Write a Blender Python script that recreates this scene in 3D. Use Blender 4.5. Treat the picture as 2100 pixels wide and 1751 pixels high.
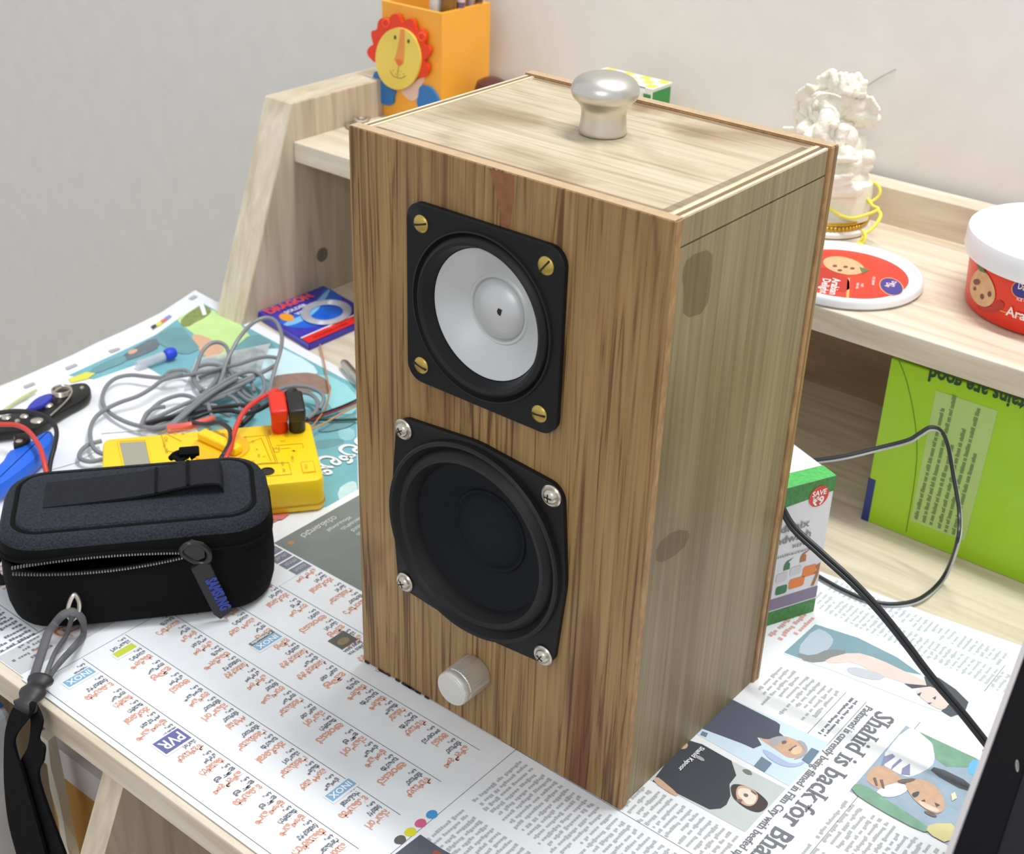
import bpy, bmesh, math, random
from mathutils import Vector, Matrix
from math import sin, cos, pi, radians
random.seed(7)
for o in list(bpy.data.objects): bpy.data.objects.remove(o)
scene = bpy.context.scene
COL = scene.collection

# ---------------------------------------------------------------- camera
R3 = ((0.775934538, 0.6300921294, 0.0301579379),
      (0.3285405816, -0.3628484455, -0.8720103737),
      (-0.5385041124, 0.6865310729, -0.4885574756))      # rows: right, down, forward
CAM = Vector((0.4277905836, -0.4204483212, 0.4829865672))
FPX = 2818.944
cam = bpy.data.objects.new('camera', bpy.data.cameras.new('camera'))
COL.objects.link(cam)
cam.matrix_world = Matrix(((R3[0][0], -R3[1][0], -R3[2][0], CAM.x),
                           (R3[0][1], -R3[1][1], -R3[2][1], CAM.y),
                           (R3[0][2], -R3[1][2], -R3[2][2], CAM.z), (0, 0, 0, 1)))
cam.data.sensor_width = 36.0
cam.data.lens = FPX / 2100 * 36.0
cam.data.clip_start = 0.01
cam.data.dof.use_dof = True
cam.data.dof.focus_distance = 0.66
cam.data.dof.aperture_fstop = 20
scene.camera = cam
# ---------------------------------------------------------------- light
w = bpy.data.worlds.new('room_light'); scene.world = w; w.use_nodes = True
w.node_tree.nodes['Background'].inputs[0].default_value = (0.93, 0.96, 1.0, 1)
w.node_tree.nodes['Background'].inputs[1].default_value = 0.80
def area(name, loc, target, sx, sy, power, col):
    l = bpy.data.lights.new(name, 'AREA'); l.shape = 'RECTANGLE'; l.size = sx; l.size_y = sy
    l.energy = power; l.color = col
    o = bpy.data.objects.new(name, l); COL.objects.link(o); o.location = loc
    d = Vector(target) - Vector(loc); o.rotation_euler = d.to_track_quat('-Z', 'Y').to_euler()
    return o
area('ceiling_tube_light', (0.30, 0.36, 1.65), (0.28, 0.22, 0), 0.9, 0.05, 20, (0.985, 0.99, 1.0))
area('room_fill', (0.9, -1.9, 1.6), (0.1, 0.1, 0.1), 0.9, 0.5, 10, (1.0, 0.985, 0.96))  # soft fill added behind the camera, not a known lamp of the room
vs = scene.view_settings
vs.view_transform = 'Standard'; vs.look = 'None'; vs.exposure = 0.0; vs.gamma = 1.0; vs.use_curve_mapping = False

# ---------------------------------------------------------------- helpers
def at(px, py, ax=2, v=0.0):
    """point where the sight line through a photo pixel meets the plane axis=v"""
    a, b = (px - 1050) / FPX, (py - 875.5) / FPX
    d = Vector([R3[0][i] * a + R3[1][i] * b + R3[2][i] for i in range(3)])
    return CAM + d * ((v - CAM[ax]) / d[ax])

def srgb(c):
    return tuple(((x / 255) / 12.92 if x / 255 <= 0.04045 else ((x / 255 + 0.055) / 1.055) ** 2.4) for x in c) + (1,)

def mat(name, rgb, rough=0.5, metal=0.0, bump=0.0, bscale=400, spec=None, sub=0.0, coat=0.0, alpha=None, trans=0.0, var=0.0, vscale=40):
    m = bpy.data.materials.new(name); m.use_nodes = True
    nt = m.node_tree; b = nt.nodes['Principled BSDF']
    c = srgb(rgb)
    b.inputs['Base Color'].default_value = c
    b.inputs['Roughness'].default_value = rough; b.inputs['Metallic'].default_value = metal
    if spec is not None: b.inputs['Specular IOR Level'].default_value = spec
    if coat: b.inputs['Coat Weight'].default_value = coat; b.inputs['Coat Roughness'].default_value = 0.15
    if sub:
        b.inputs['Subsurface Weight'].default_value = sub; b.inputs['Subsurface Radius'].default_value = (0.01, 0.008, 0.006)
        b.inputs['Subsurface Scale'].default_value = 0.6
    if trans: b.inputs['Transmission Weight'].default_value = trans
    if alpha is not None: b.inputs['Alpha'].default_value = alpha
    tc = nt.nodes.new('ShaderNodeTexCoord')
    n = nt.nodes.new('ShaderNodeTexNoise'); n.inputs['Scale'].default_value = vscale; n.inputs['Detail'].default_value = 3
    nt.links.new(tc.outputs['Object'], n.inputs['Vector'])
    mx = nt.nodes.new('ShaderNodeMixRGB'); mx.blend_type = 'MULTIPLY'; mx.inputs[1].default_value = c
    mp = nt.nodes.new('ShaderNodeMapRange'); v = max(var, 0.03) * (0.6 if var else 1); mp.inputs[1].default_value = 0.32; mp.inputs[2].default_value = 0.68
    mp.inputs[3].default_value = 1 - v; mp.inputs[4].default_value = 1 + v * 0.4
    nt.links.new(n.outputs['Fac'], mp.inputs[0]); mx.inputs[0].default_value = 1
    nt.links.new(mp.outputs[0], mx.inputs[2]); nt.links.new(mx.outputs[0], b.inputs['Base Color'])
    if bump:
        n2 = nt.nodes.new('ShaderNodeTexNoise'); n2.inputs['Scale'].default_value = bscale; n2.inputs['Detail'].default_value = 2
        bp = nt.nodes.new('ShaderNodeBump'); bp.inputs['Strength'].default_value = bump; bp.inputs['Distance'].default_value = 0.001
        nt.links.new(tc.outputs['Object'], n2.inputs['Vector']); nt.links.new(n2.outputs['Fac'], bp.inputs['Height'])
        nt.links.new(bp.outputs[0], b.inputs['Normal'])
    return m

def wood(name, ramp, scale, rough=0.5, dist=1.0, fine=(0.82, 1.1), fscale=None, bump=0.15, stain=None, detail=6, lo=0.3, hi=0.7):
    """grain noise stretched along the axis whose scale is small; ramp = [(pos, rgb)...]"""
    m = bpy.data.materials.new(name); m.use_nodes = True; nt = m.node_tree; b = nt.nodes['Principled BSDF']
    b.inputs['Roughness'].default_value = rough
    tc = nt.nodes.new('ShaderNodeTexCoord')
    def noise(sc, det, ds=0.0):
        mp = nt.nodes.new('ShaderNodeMapping'); mp.inputs['Scale'].default_value = sc
        nt.links.new(tc.outputs['Object'], mp.inputs[0])
        n = nt.nodes.new('ShaderNodeTexNoise'); n.inputs['Scale'].default_value = 1; n.inputs['Detail'].default_value = det
        n.inputs['Distortion'].default_value = ds; nt.links.new(mp.outputs[0], n.inputs['Vector']); return n
    n = noise(scale, detail, dist)
    mr = nt.nodes.new('ShaderNodeMapRange'); mr.inputs[1].default_value = lo; mr.inputs[2].default_value = hi
    nt.links.new(n.outputs['Fac'], mr.inputs[0])
    cr = nt.nodes.new('ShaderNodeValToRGB'); e = cr.color_ramp.elements
    e[0].position, e[0].color = ramp[0][0], srgb(ramp[0][1]); e[1].position, e[1].color = ramp[-1][0], srgb(ramp[-1][1])
    for p, c in ramp[1:-1]:
        x = e.new(p); x.color = srgb(c)
    nt.links.new(mr.outputs[0], cr.inputs[0])
    n2 = noise(fscale or tuple(s * 7 for s in scale), 3)
    m2 = nt.nodes.new('ShaderNodeMapRange'); m2.inputs[1].default_value = 0.3; m2.inputs[2].default_value = 0.7
    m2.inputs[3].default_value = fine[0]; m2.inputs[4].default_value = fine[1]; nt.links.new(n2.outputs['Fac'], m2.inputs[0])
    mx = nt.nodes.new('ShaderNodeMixRGB'); mx.blend_type = 'MULTIPLY'; mx.inputs[0].default_value = 1
    nt.links.new(cr.outputs[0], mx.inputs[1]); nt.links.new(m2.outputs[0], mx.inputs[2])
    out = mx.outputs[0]
    if stain:                       # (rgb, scale, threshold lo, hi)
        n3 = noise(stain[1], 3, 0.5); m3 = nt.nodes.new('ShaderNodeMapRange')
        m3.inputs[1].default_value = stain[2]; m3.inputs[2].default_value = stain[3]; nt.links.new(n3.outputs['Fac'], m3.inputs[0])
        mm = nt.nodes.new('ShaderNodeMixRGB'); mm.blend_type = 'MULTIPLY'; mm.inputs[2].default_value = srgb(stain[0])
        nt.links.new(m3.outputs[0], mm.inputs[0]); nt.links.new(out, mm.inputs[1]); out = mm.outputs[0]
    nt.links.new(out, b.inputs['Base Color'])
    bp = nt.nodes.new('ShaderNodeBump'); bp.inputs['Strength'].default_value = bump; bp.inputs['Distance'].default_value = 0.0008
    nt.links.new(n2.outputs['Fac'], bp.inputs['Height']); nt.links.new(bp.outputs[0], b.inputs['Normal'])
    return m

ORG = {}
def obj(name, bm, mats, parent=None, smooth=False, recalc=True):
    if recalc: bmesh.ops.recalc_face_normals(bm, faces=bm.faces)
    me = bpy.data.meshes.new(name)
    off = ORG.get(parent.name) if parent else None
    if off: bmesh.ops.translate(bm, verts=bm.verts, vec=-off)
    bm.to_mesh(me); bm.free()
    for m in (mats if isinstance(mats, (list, tuple)) else [mats]): me.materials.append(m)
    if smooth:
        for p in me.polygons: p.use_smooth = True
        try: me.set_sharp_from_angle(angle=radians(38))
        except Exception: pass
    o = bpy.data.objects.new(name, me); COL.objects.link(o)
    if parent: o.parent = parent
    ORG[o.name] = off or Vector((0, 0, 0))
    return o
def tag(o, label=None, cat=None, group=None, kind=None):
    if label: o['label'] = label
    if cat: o['category'] = cat
    if group: o['group'] = group
    if kind: o['kind'] = kind
    return o
def thing(name, label, cat, loc, group=None):
    o = bpy.data.objects.new(name, None); COL.objects.link(o); o.location = loc; o.empty_display_size = 0.01
    ORG[o.name] = Vector(loc); return tag(o, label, cat, group)
B = bmesh.new
def box(bm, lo, hi, mi=0, bev=0.0, seg=2, M=None):
    g = bmesh.ops.create_cube(bm, size=1)
    c = [(a + b) / 2 for a, b in zip(lo, hi)]; s = [b - a for a, b in zip(lo, hi)]
    bmesh.ops.scale(bm, vec=s, verts=g['verts']); bmesh.ops.translate(bm, vec=c, verts=g['verts'])
    fs = set(f for v in g['verts'] for f in v.link_faces)
    for f in fs: f.material_index = mi
    vs_ = set(g['verts'])
    if bev:
        r = bmesh.ops.bevel(bm, geom=list(set(e for f in fs for e in f.edges)), offset=bev, segments=seg, profile=0.5, affect='EDGES')
        vs_ = set(v for f in r['faces'] for v in f.verts) | set(v for v in vs_ if v.is_valid)
        for f in r['faces']: f.material_index = mi
    if M: bmesh.ops.transform(bm, matrix=M, verts=list(vs_))
def loft(bm, rings, cap0=True, cap1=True, mi=0, closed=True):
    vr = [[bm.verts.new(p) for p in r] for r in rings]; n = len(vr[0])
    for a, b in zip(vr[:-1], vr[1:]):
        for i in range(n if closed else n - 1):
            j = (i + 1) % n
            try: bm.faces.new((a[i], a[j], b[j], b[i])).material_index = mi
            except ValueError: pass
    if cap0: bm.faces.new(list(reversed(vr[0]))).material_index = mi
    if cap1: bm.faces.new(vr[-1]).material_index = mi
    return vr
def lathe(bm, prof, seg=48, M=None, mi=0, cap0=True, cap1=True):
    M = M or Matrix.Identity(4)
    rings = [[M @ Vector((max(r, 1e-5) * cos(2 * pi * i / seg), max(r, 1e-5) * sin(2 * pi * i / seg), z)) for i in range(seg)] for r, z in prof]
    loft(bm, rings, cap0, cap1, mi)
def smooth_path(pts, n=8, closed=False):
    P = [Vector(p) for p in pts]; out = []; N = len(P)
    for i in range(N if closed else N - 1):
        p0 = P[(i - 1) % N] if closed or i > 0 else P[0]; p1 = P[i]; p2 = P[(i + 1) % N]
        p3 = P[(i + 2) % N] if closed or i + 2 < N else P[-1]
        for k in range(n):
            t = k / n
            out.append(0.5 * ((2 * p1) + (p2 - p0) * t + (2 * p0 - 5 * p1 + 4 * p2 - p3) * t * t + (3 * p1 - p0 - 3 * p2 + p3) * t ** 3))
    if not closed: out.append(P[-1])
    return out
def tube(bm, pts, r, seg=8, mi=0, n=8, closed=False, smooth=True, flat=None):
    P = smooth_path(pts, n, closed) if smooth else [Vector(p) for p in pts]
    rings = []; N = len(P); up = Vector((0, 0, 1)); prev = None
    for i, p in enumerate(P):
        t = (P[(i + 1) % N] - P[i - 1]) if closed else (P[min(i + 1, N - 1)] - P[max(i - 1, 0)])
        if t.length < 1e-9: t = Vector((1, 0, 0))
        t.normalize()
        if prev is None:
            a = t.cross(up)
            if a.length < 0.1: a = t.cross(Vector((1, 0, 0)))
        else: a = prev - t * prev.dot(t)
        a.normalize(); prev = a; b = t.cross(a)
        rr = r(i / max(N - 1, 1)) if callable(r) else r
        fl = flat or 1.0
        rings.append([p + a * rr * cos(2 * pi * k / seg) + b * rr * fl * sin(2 * pi * k / seg) for k in range(seg)])
    if closed: rings.append(rings[0]); loft(bm, rings, False, False, mi)
    else: loft(bm, rings, True, True, mi)
def prism(bm, poly, h, M=None, mi=0, bev=0.0):
    """poly 2D in xy extruded 0..h"""
    M = M or Matrix.Identity(4)
    if bev:
        c = Vector((sum(p[0] for p in poly) / len(poly), sum(p[1] for p in poly) / len(poly)))
        def sc(d):
            out = []; N = len(poly)
            for i in range(N):
                a = Vector(poly[i - 1]); b = Vector(poly[i]); c2 = Vector(poly[(i + 1) % N])
                t = (c2 - a); t = t.normalized() if t.length > 1e-9 else Vector((1, 0)); nrm = Vector((-t.y, t.x))
                out.append(b + nrm * d)
            return out
        area2 = sum(poly[i - 1][0] * poly[i][1] - poly[i][0] * poly[i - 1][1] for i in range(len(poly)))
        s = 1 if area2 > 0 else -1
        lv = [(s * bev, 0), (s * bev * 0.3, bev * 0.3), (0, bev), (0, h - bev), (s * bev * 0.3, h - bev * 0.3), (s * bev, h)]
        rings = [[M @ Vector((q.x, q.y, z)) for q in sc(d)] for d, z in lv]
    else: rings = [[M @ Vector((p[0], p[1], z)) for p in poly] for z in (0, h)]
    loft(bm, rings, True, True, mi)
def rrect(w_, h_, r, n=6, cx=0, cy=0):
    out = []
    for sx, sy, a0 in ((1, 1, 0), (-1, 1, 90), (-1, -1, 180), (1, -1, 270)):
        for k in range(n + 1):
            a = radians(a0 + 90 * k / n); out.append((cx + sx * (w_ / 2 - r) + r * cos(a), cy + sy * (h_ / 2 - r) + r * sin(a)))
    return out
def circ(r, n=32, cx=0, cy=0, ry=None):
    return [(cx + r * cos(2 * pi * k / n), cy + (ry or r) * sin(2 * pi * k / n)) for k in range(n)]
def flat_poly(bm, pts, mi=0):
    f = bm.faces.new([bm.verts.new(p) for p in pts]); f.material_index = mi
    f.normal_update(); bmesh.ops.triangulate(bm, faces=[f]); return f
def chaikin(p, k=2):
    for _ in range(k):
        q = []
        for i in range(len(p)):
            a, b = Vector(p[i]), Vector(p[(i + 1) % len(p)]); q += [a * .75 + b * .25, a * .25 + b * .75]
        p = q
    return [tuple(x) for x in p]
def frame(o, x, y):
    """matrix with x axis, y axis directions and origin"""
    X = Vector(x).normalized(); Y = Vector(y).normalized(); Z = X.cross(Y)
    return Matrix(((X.x, Y.x, Z.x, o[0]), (X.y, Y.y, Z.y, o[1]), (X.z, Y.z, Z.z, o[2]), (0, 0, 0, 1)))
_tc = {}
def text_geo(s, bold=0.0):
    k = (s, bold)
    if k not in _tc:
        c = bpy.data.curves.new('t', 'FONT'); c.body = s; c.size = 1; c.resolution_u = 2; c.offset = bold
        o = bpy.data.objects.new('t', c); COL.objects.link(o)
        dg = bpy.context.evaluated_depsgraph_get(); e = o.evaluated_get(dg); me = e.to_mesh()
        V = [v.co.copy() for v in me.vertices]; Fc = [tuple(p.vertices) for p in me.polygons]
        e.to_mesh_clear(); bpy.data.objects.remove(o); bpy.data.curves.remove(c)
        wd = max((v.x for v in V), default=0); _tc[k] = (V, Fc, wd)
    return _tc[k]
def serif_text(bm, s, M, size, mi=0, bold=0.0, width=None):
    """upright lettering with slab serifs added at the feet and heads of its stems"""
    V, Fc, wd = text_geo(s, bold); kx = (width / wd) if width else size
    text(bm, s, M, size, mi, bold, width)
    ec = {}
    for f in Fc:
        for i in range(len(f)):
            e = tuple(sorted((f[i], f[(i + 1) % len(f)]))); ec[e] = ec.get(e, 0) + 1
    done = []
    for (i, j), n in ec.items():
        if n > 1: continue
        a, c = V[i], V[j]
        if abs(a.y - c.y) < 0.004 and 0.05 < abs(a.x - c.x) < 0.17 and (abs(a.y + bold) < 0.03 or a.y > 0.45):
            cx = (a.x + c.x) / 2; h = 0.05 if a.y < 0.3 else -0.05; w_ = 0.12
            if any(abs(cx - q[0]) < 0.02 and abs(a.y - q[1]) < 0.02 for q in done): continue
            done.append((cx, a.y)); y0, y1 = sorted((a.y, a.y + h))
            f = bm.faces.new([bm.verts.new(M @ Vector((x * kx, y * size, 0.00003))) for x, y in ((cx - w_, y0), (cx + w_, y0), (cx + w_, y1), (cx - w_, y1))]); f.material_index = mi
def text(bm, s, M, size, mi=0, bold=0.0, width=None, sx=1.0, center=False, wrap=None):
    V, Fc, wd = text_geo(s, bold)
    kx = size * sx
    if width and wd > 0: kx = width / wd
    x0 = -wd * kx / 2 if center else 0
    vs_ = []
    for v in V:
        p = Vector((v.x * kx + x0, v.y * size, 0))
        vs_.append(bm.verts.new(wrap(p) if wrap else M @ p))
    for f in Fc:
        try: bm.faces.new([vs_[i] for i in f]).material_index = mi
        except ValueError: pass

# ---------------------------------------------------------------- materials
M_wall = mat('wall_paint', (232, 229, 223), 0.9, bump=0.05, bscale=900)
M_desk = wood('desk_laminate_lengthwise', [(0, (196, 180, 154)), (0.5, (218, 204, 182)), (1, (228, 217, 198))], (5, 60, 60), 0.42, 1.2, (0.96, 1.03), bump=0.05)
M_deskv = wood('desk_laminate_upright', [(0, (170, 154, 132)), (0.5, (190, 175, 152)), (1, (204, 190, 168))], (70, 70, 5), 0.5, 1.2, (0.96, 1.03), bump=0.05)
M_edge = wood('edge_banding', [(0, (196, 180, 152)), (0.5, (214, 200, 174)), (1, (226, 214, 192))], (60, 14, 14), 0.45, 2.0, (0.93, 1.03), bump=0.05)
M_dback = wood('hutch_back_laminate', [(0, (140, 112, 86)), (1, (172, 142, 112))], (5, 40, 40), 0.5, 1.2, (0.9, 1.05), bump=0.05)
M_front = wood('speaker_front_veneer', [(0, (94, 64, 32)), (0.2, (120, 88, 48)), (0.42, (148, 116, 71)), (1, (163, 131, 85))],
               (190, 190, 5.0), 0.45, 2.6, (0.80, 1.10), (420, 420, 11), 0.25, stain=((190, 150, 118), (26, 1, 7), 0.56, 0.72), detail=3, lo=0.32, hi=0.66)
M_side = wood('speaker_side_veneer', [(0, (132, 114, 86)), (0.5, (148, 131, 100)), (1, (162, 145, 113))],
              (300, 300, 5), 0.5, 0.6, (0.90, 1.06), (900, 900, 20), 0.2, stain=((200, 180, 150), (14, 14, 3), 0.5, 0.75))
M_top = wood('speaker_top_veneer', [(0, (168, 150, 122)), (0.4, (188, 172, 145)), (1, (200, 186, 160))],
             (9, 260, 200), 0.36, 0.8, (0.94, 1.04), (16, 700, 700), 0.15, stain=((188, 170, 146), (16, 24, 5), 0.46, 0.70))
M_ply = wood('plywood_edge', [(0, (150, 114, 74)), (1, (184, 146, 100))], (120, 120, 60), 0.6, 1, (0.85, 1.1), (500, 500, 200), 0.3)
M_plylt = wood('plywood_edge_pale', [(0, (206, 184, 148)), (1, (236, 220, 190))], (60, 8, 60), 0.5, 1, (0.92, 1.05), (500, 60, 500), 0.1)
M_plydk = mat('plywood_dark_glue_line', (120, 96, 68), 0.6)
M_blk = mat('black_plastic_frame', (20, 18, 20), 0.5, spec=0.3, bump=0.05, bscale=1500)
M_rub = mat('black_rubber_surround', (22, 21, 23), 0.5, spec=0.35)
M_cone = mat('black_paper_cone', (24, 26, 30), 0.8, spec=0.2, bump=0.35, bscale=1800, var=0.15, vscale=600)
M_silver = mat('silver_cone', (208, 209, 209), 0.42, 0.35)
M_brass = mat('brass', (196, 168, 88), 0.38, 0.75)
M_steel = mat('zinc_screw_steel', (206, 200, 186), 0.28, 0.9)
M_brush = mat('brushed_steel', (214, 210, 202), 0.33, 1.0)
M_alu = mat('knurled_aluminium', (222, 220, 212), 0.40, 0.6)
M_slot = mat('dark_slot', (40, 32, 18), 0.8)
M_paper = mat('newsprint', (232, 235, 238), 0.75, bump=0.12, bscale=60)
M_white = mat('white_paper', (238, 240, 244), 0.7, bump=0.2, bscale=45)
I_blk = mat('ink_grey_black', (116, 118, 126), 0.7)
I_dark = mat('ink_black', (70, 70, 76), 0.7)
I_txt = mat('ink_body_text', (176, 179, 182), 0.7)
I_org = mat('ink_orange', (218, 156, 132), 0.7)
I_rule = mat('ink_rule_line', (120, 124, 126), 0.7)
def ink(n, rgb, var=0.08, vs__=60): return mat('ink_' + n, rgb, 0.7, var=var, vscale=vs__)

# ---------------------------------------------------------------- room
b = B(); box(b, (-3.0, 0.500, -0.76), (3.0, 0.60, 2.2)); tag(obj('wall_back', b, M_wall), kind='structure')
b = B(); box(b, (-3.0, -2.6, -0.82), (3.0, 0.50, -0.76)); tag(obj('floor', b, mat('floor_tile', (150, 142, 130), 0.5)), kind='structure')
b = B(); tube(b, [at(1745, 203, 1, .4995), at(1775, 178, 1, .4995), at(1805, 158, 1, .4995), at(1838, 141, 1, .4995)], 0.0004, 5)
tag(obj('wall_scratch_1', b, mat('pencil_scratch', (190, 184, 178), 0.9)), kind='structure')  # thin scratch mark on the wall paint

# ---------------------------------------------------------------- desk with hutch
desk = thing('computer_desk', 'pale oak laminate desk with a raised back shelf standing against the wall', 'desk', (-0.05, 0.15, -0.76))
ZD = -0.0016
b = B(); box(b, (-0.43, -0.135, -0.019), (0.95, 0.490, ZD), 0, 0.001); obj('tabletop', b, M_desk, desk)
XL = -0.377; ZS = 0.1387
b = B()
prof = [(0.2425, ZD), (0.3095, 0.1695), (0.4925, 0.1695), (0.4925, ZD)]
loft(b, [[Vector((x, y, z)) for y, z in prof] for x in (-0.409, XL)]); 
bmesh.ops.bevel(b, geom=list(b.edges), offset=0.0008, segments=1, affect='EDGES')
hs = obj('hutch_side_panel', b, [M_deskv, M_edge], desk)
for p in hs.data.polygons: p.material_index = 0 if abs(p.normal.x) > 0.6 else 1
b = B(); box(b, (XL, 0.309, 0.1220), (0.95, 0.4731, ZS), 0, 0.0008); obj('hutch_shelf', b, M_desk, desk)
b = B(); box(b, (XL, 0.4731, ZD), (0.95, 0.4925, 0.1220)); obj('hutch_back_panel', b, M_dback, desk)
b = B(); box(b, (XL, 0.4731, 0.1220), (0.95, 0.4925, 0.1650), 0, 0.0008); obj('back_lip', b, M_desk, desk)
sc = at(660, 522, 0, XL)
b = B(); lathe(b, [(0.0062, 0), (0.0062, 0.0006), (0.0030, 0.0008), (0.0028, 0.0002), (0, 0.0002)], 24, frame((XL, sc.y, sc.z), (0, 1, 0), (0, 0, 1)))
obj('screw_cap', b, mat('grey_plastic_cap', (112, 102, 90), 0.5), desk)
def leg(xa, xb):
    b = B(); t0, t1 = at(213, 1582, 0, -0.066), at(166, 1751, 0, -0.066); k_ = (t1.y - t0.y) / (t1.z - t0.z); y0 = t0.y + (-0.019 - t0.z) * k_; y1 = y0 + (-0.20 + 0.019) * k_
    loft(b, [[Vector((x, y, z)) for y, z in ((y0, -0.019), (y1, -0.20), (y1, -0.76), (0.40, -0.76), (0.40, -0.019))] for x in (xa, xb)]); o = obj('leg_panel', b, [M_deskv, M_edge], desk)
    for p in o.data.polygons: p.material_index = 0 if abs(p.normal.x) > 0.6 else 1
leg(-0.0665, -0.0495)
leg(-0.418, -0.401)
b = B(); box(b, (-0.0495, -0.065, -0.70), (0.60, -0.050, -0.019), 0); obj('inner_panel', b, mat('brown_panel_laminate', (116, 92, 68), 0.6), desk)

# things in the compartment under the desk top
ct = thing('cardboard_carton', 'brown cardboard carton with white tape in the compartment under the desk', 'carton', (-0.17, -0.05, -0.76))
zt1 = at(150, 1556, 1, -0.108).z; zt0 = at(150, 1606, 1, -0.108).z
b = B(); box(b, (-0.160, -0.108, -0.76), (-0.0675, 0.06, zt1), 0, 0.0012); obj('carton_body', b, mat('kraft_cardboard', (188, 140, 66), 0.8, var=0.1), ct)
b = B(); box(b, (-0.1602, -0.1088, zt0), (-0.0673, -0.1080, zt1)); box(b, (-0.1602, -0.1088, zt1), (-0.0673, -0.085, zt1 + .0006)); obj('white_tape', b, mat('white_tape', (222, 214, 214), 0.5), ct)
b = B(); text(b, 'N', frame((-0.0820, -0.1090, zt0 + .002), (1, 0, 0), (0, 0, 1)), (zt1 - zt0) * 1.0, 0, 0.03); obj('blue_print', b, mat('blue_print', (72, 98, 160), 0.6), ct)
b = B(); loft(b, [[Vector((x0 + 0.0015 * sin(z * 150), -0.122, z)), Vector((x0 + 0.006 + 0.0014 * sin(z * 120 + 1), -0.122, z)), Vector((x0 + 0.006, -0.116, z)), Vector((x0, -0.116, z))] for x0, z in [(-0.1335 + 0.0008 * k, -0.05 - k * 0.02) for k in range(30)]])
tag(obj('foam_strip', b, mat('pale_foam', (226, 218, 198), 0.8)), 'pale upright foam strip beside the carton under the desk', 'packing foam')
pk = thing('printed_packet', 'blue and white printed packet below the left end of the desk', 'packet', (-0.22, -0.16, -0.76))
b = B(); box(b, (-0.30, -0.150, -0.30), (-0.165, -0.120, -0.050), 0, 0.004); obj('packet_body', b, mat('white_glossy_packet', (206, 210, 216), 0.3, var=0.15, vscale=50), pk)
b = B(); box(b, (-0.30, -0.1508, -0.066), (-0.170, -0.1500, -0.045)); box(b, (-0.30, -0.1208, -0.050), (-0.170, -0.152, -0.0495)); obj('blue_band', b, mat('blue_packet_print', (52, 84, 146), 0.4), pk)
b = B()
for k in range(9):
    x = -0.20 + 0.004 * k + 0.001 * (k % 2); z = -0.085 - 0.006 * (k % 3)
    prism(b, circ(0.0014, 8), 0.0004, frame((x, -0.1510, z), (1, 0, 0), (0, 0, 1)))
obj('grey_print', b, mat('grey_packet_print', (130, 134, 146), 0.5), pk)
yb = thing('yellow_pouch', 'yellow pouch low beneath the blue and white packet', 'pouch', (-0.2, -0.17, -0.76))
b = B(); box(b, (-0.26, -0.175, -0.33), (-0.14, -0.155, -0.155), 0, 0.006, 3); obj('pouch_body', b, mat('yellow_plastic', (188, 158, 30), 0.4), yb)

# ---------------------------------------------------------------- newspapers
def px_poly(pts, z): return [at(x, y, 2, z) for x, y in pts]
RD = (0, -1, 0); UP = (1, 0, 0)             # reading direction, letter tops
def words(bm, x0, x1, y0, y1, pitch, mi=0, size=None, seed=1, ragged=0.1, z=0.0):
    """lines of print; y1 = start (far), reading toward y0; rows from x1 down to x0"""
    rnd = random.Random(seed); s = size or pitch * 0.72; x = x1
    while x - s > x0:
        y = y1 - (rnd.random() * 0.004 if rnd.random() < 0.15 else 0); end = y0 + rnd.random() * ragged * (y1 - y0) + (0.3 * (y1 - y0) if rnd.random() < 0.08 else 0)
        while y > end:
            wl = rnd.randint(2, 8)
            for k in range(wl):
                lw = s * (0.36 + 0.3 * rnd.random()); top = s * rnd.choice((0.5, 0.5, 0.5, 0.72)); bot = -s * rnd.choice((0, 0, 0, 0.2))
                if y - lw < end: break
                a = [(x - s + bot, y), (x - s + bot, y - lw), (x - s + top, y - lw), (x - s + top, y)]
                bm.faces.new([bm.verts.new((p[0], p[1], z)) for p in a]).material_index = mi
                y -= lw + s * 0.12
            y -= s * 0.5
        x -= pitch
def sheet_poly(bm, pts2, z, th=0.00022, mi=0):
    prism(bm, pts2, th, Matrix.Translation((0, 0, z - th)), mi)
# --- left sheet with the teal advertisement
ZA = -0.0010
npA = thing('newspaper', 'newspaper sheet with a teal picture page lying under the cables and yellow meter', 'newspaper', (-0.3, 0.05, ZA))
edge = [(400, 595), (368, 616), (330, 641), (292, 660), (250, 680), (200, 702), (150, 727), (100, 749), (50, 771), (0, 794), (-60, 822)]
pA = [tuple(at(x, y, 2, ZA)[:2]) for x, y in edge]
pA += [(-0.43, -0.10), (-0.40, -0.1290), (-0.10, -0.1290), (-0.09, 0.235), tuple(at(730, 772, 2, ZA)[:2])]
b = B(); sheet_poly(b, pA, ZA); obj('paper_sheet', b, M_paper, npA)
def patches(name, lst, z, parent, mats=None):
    b = B(); ms = []
    for k, it in enumerate(lst):
        m, pts = it[0], it[1]; sm = it[2] if len(it) > 2 else 0
        if m not in ms: ms.append(m)
        pts = [at(x, y, 2, z) for x, y in pts]
        if sm: pts = [Vector(p) for p in chaikin(pts, sm)]
        for p in pts: p.z = z + 0.00003 * (k + 1)
        flat_poly(b, pts, ms.index(m))
    return obj(name, b, ms, parent, recalc=False)
T1 = ink('teal', (118, 178, 188), 0.2, 25); T2 = ink('deep_teal', (110, 156, 162), 0.2, 40); T3 = ink('lime_wash', (196, 226, 150), 0.15, 30); T4 = ink('aqua', (150, 212, 216))
T5 = ink('pale_sky', (206, 234, 240)); T6 = ink('rock_brown', (150, 122, 108), 0.25, 120); T7 = ink('skin', (214, 172, 140)); T8 = ink('slate', (108, 118, 126), 0.2, 60)
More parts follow.
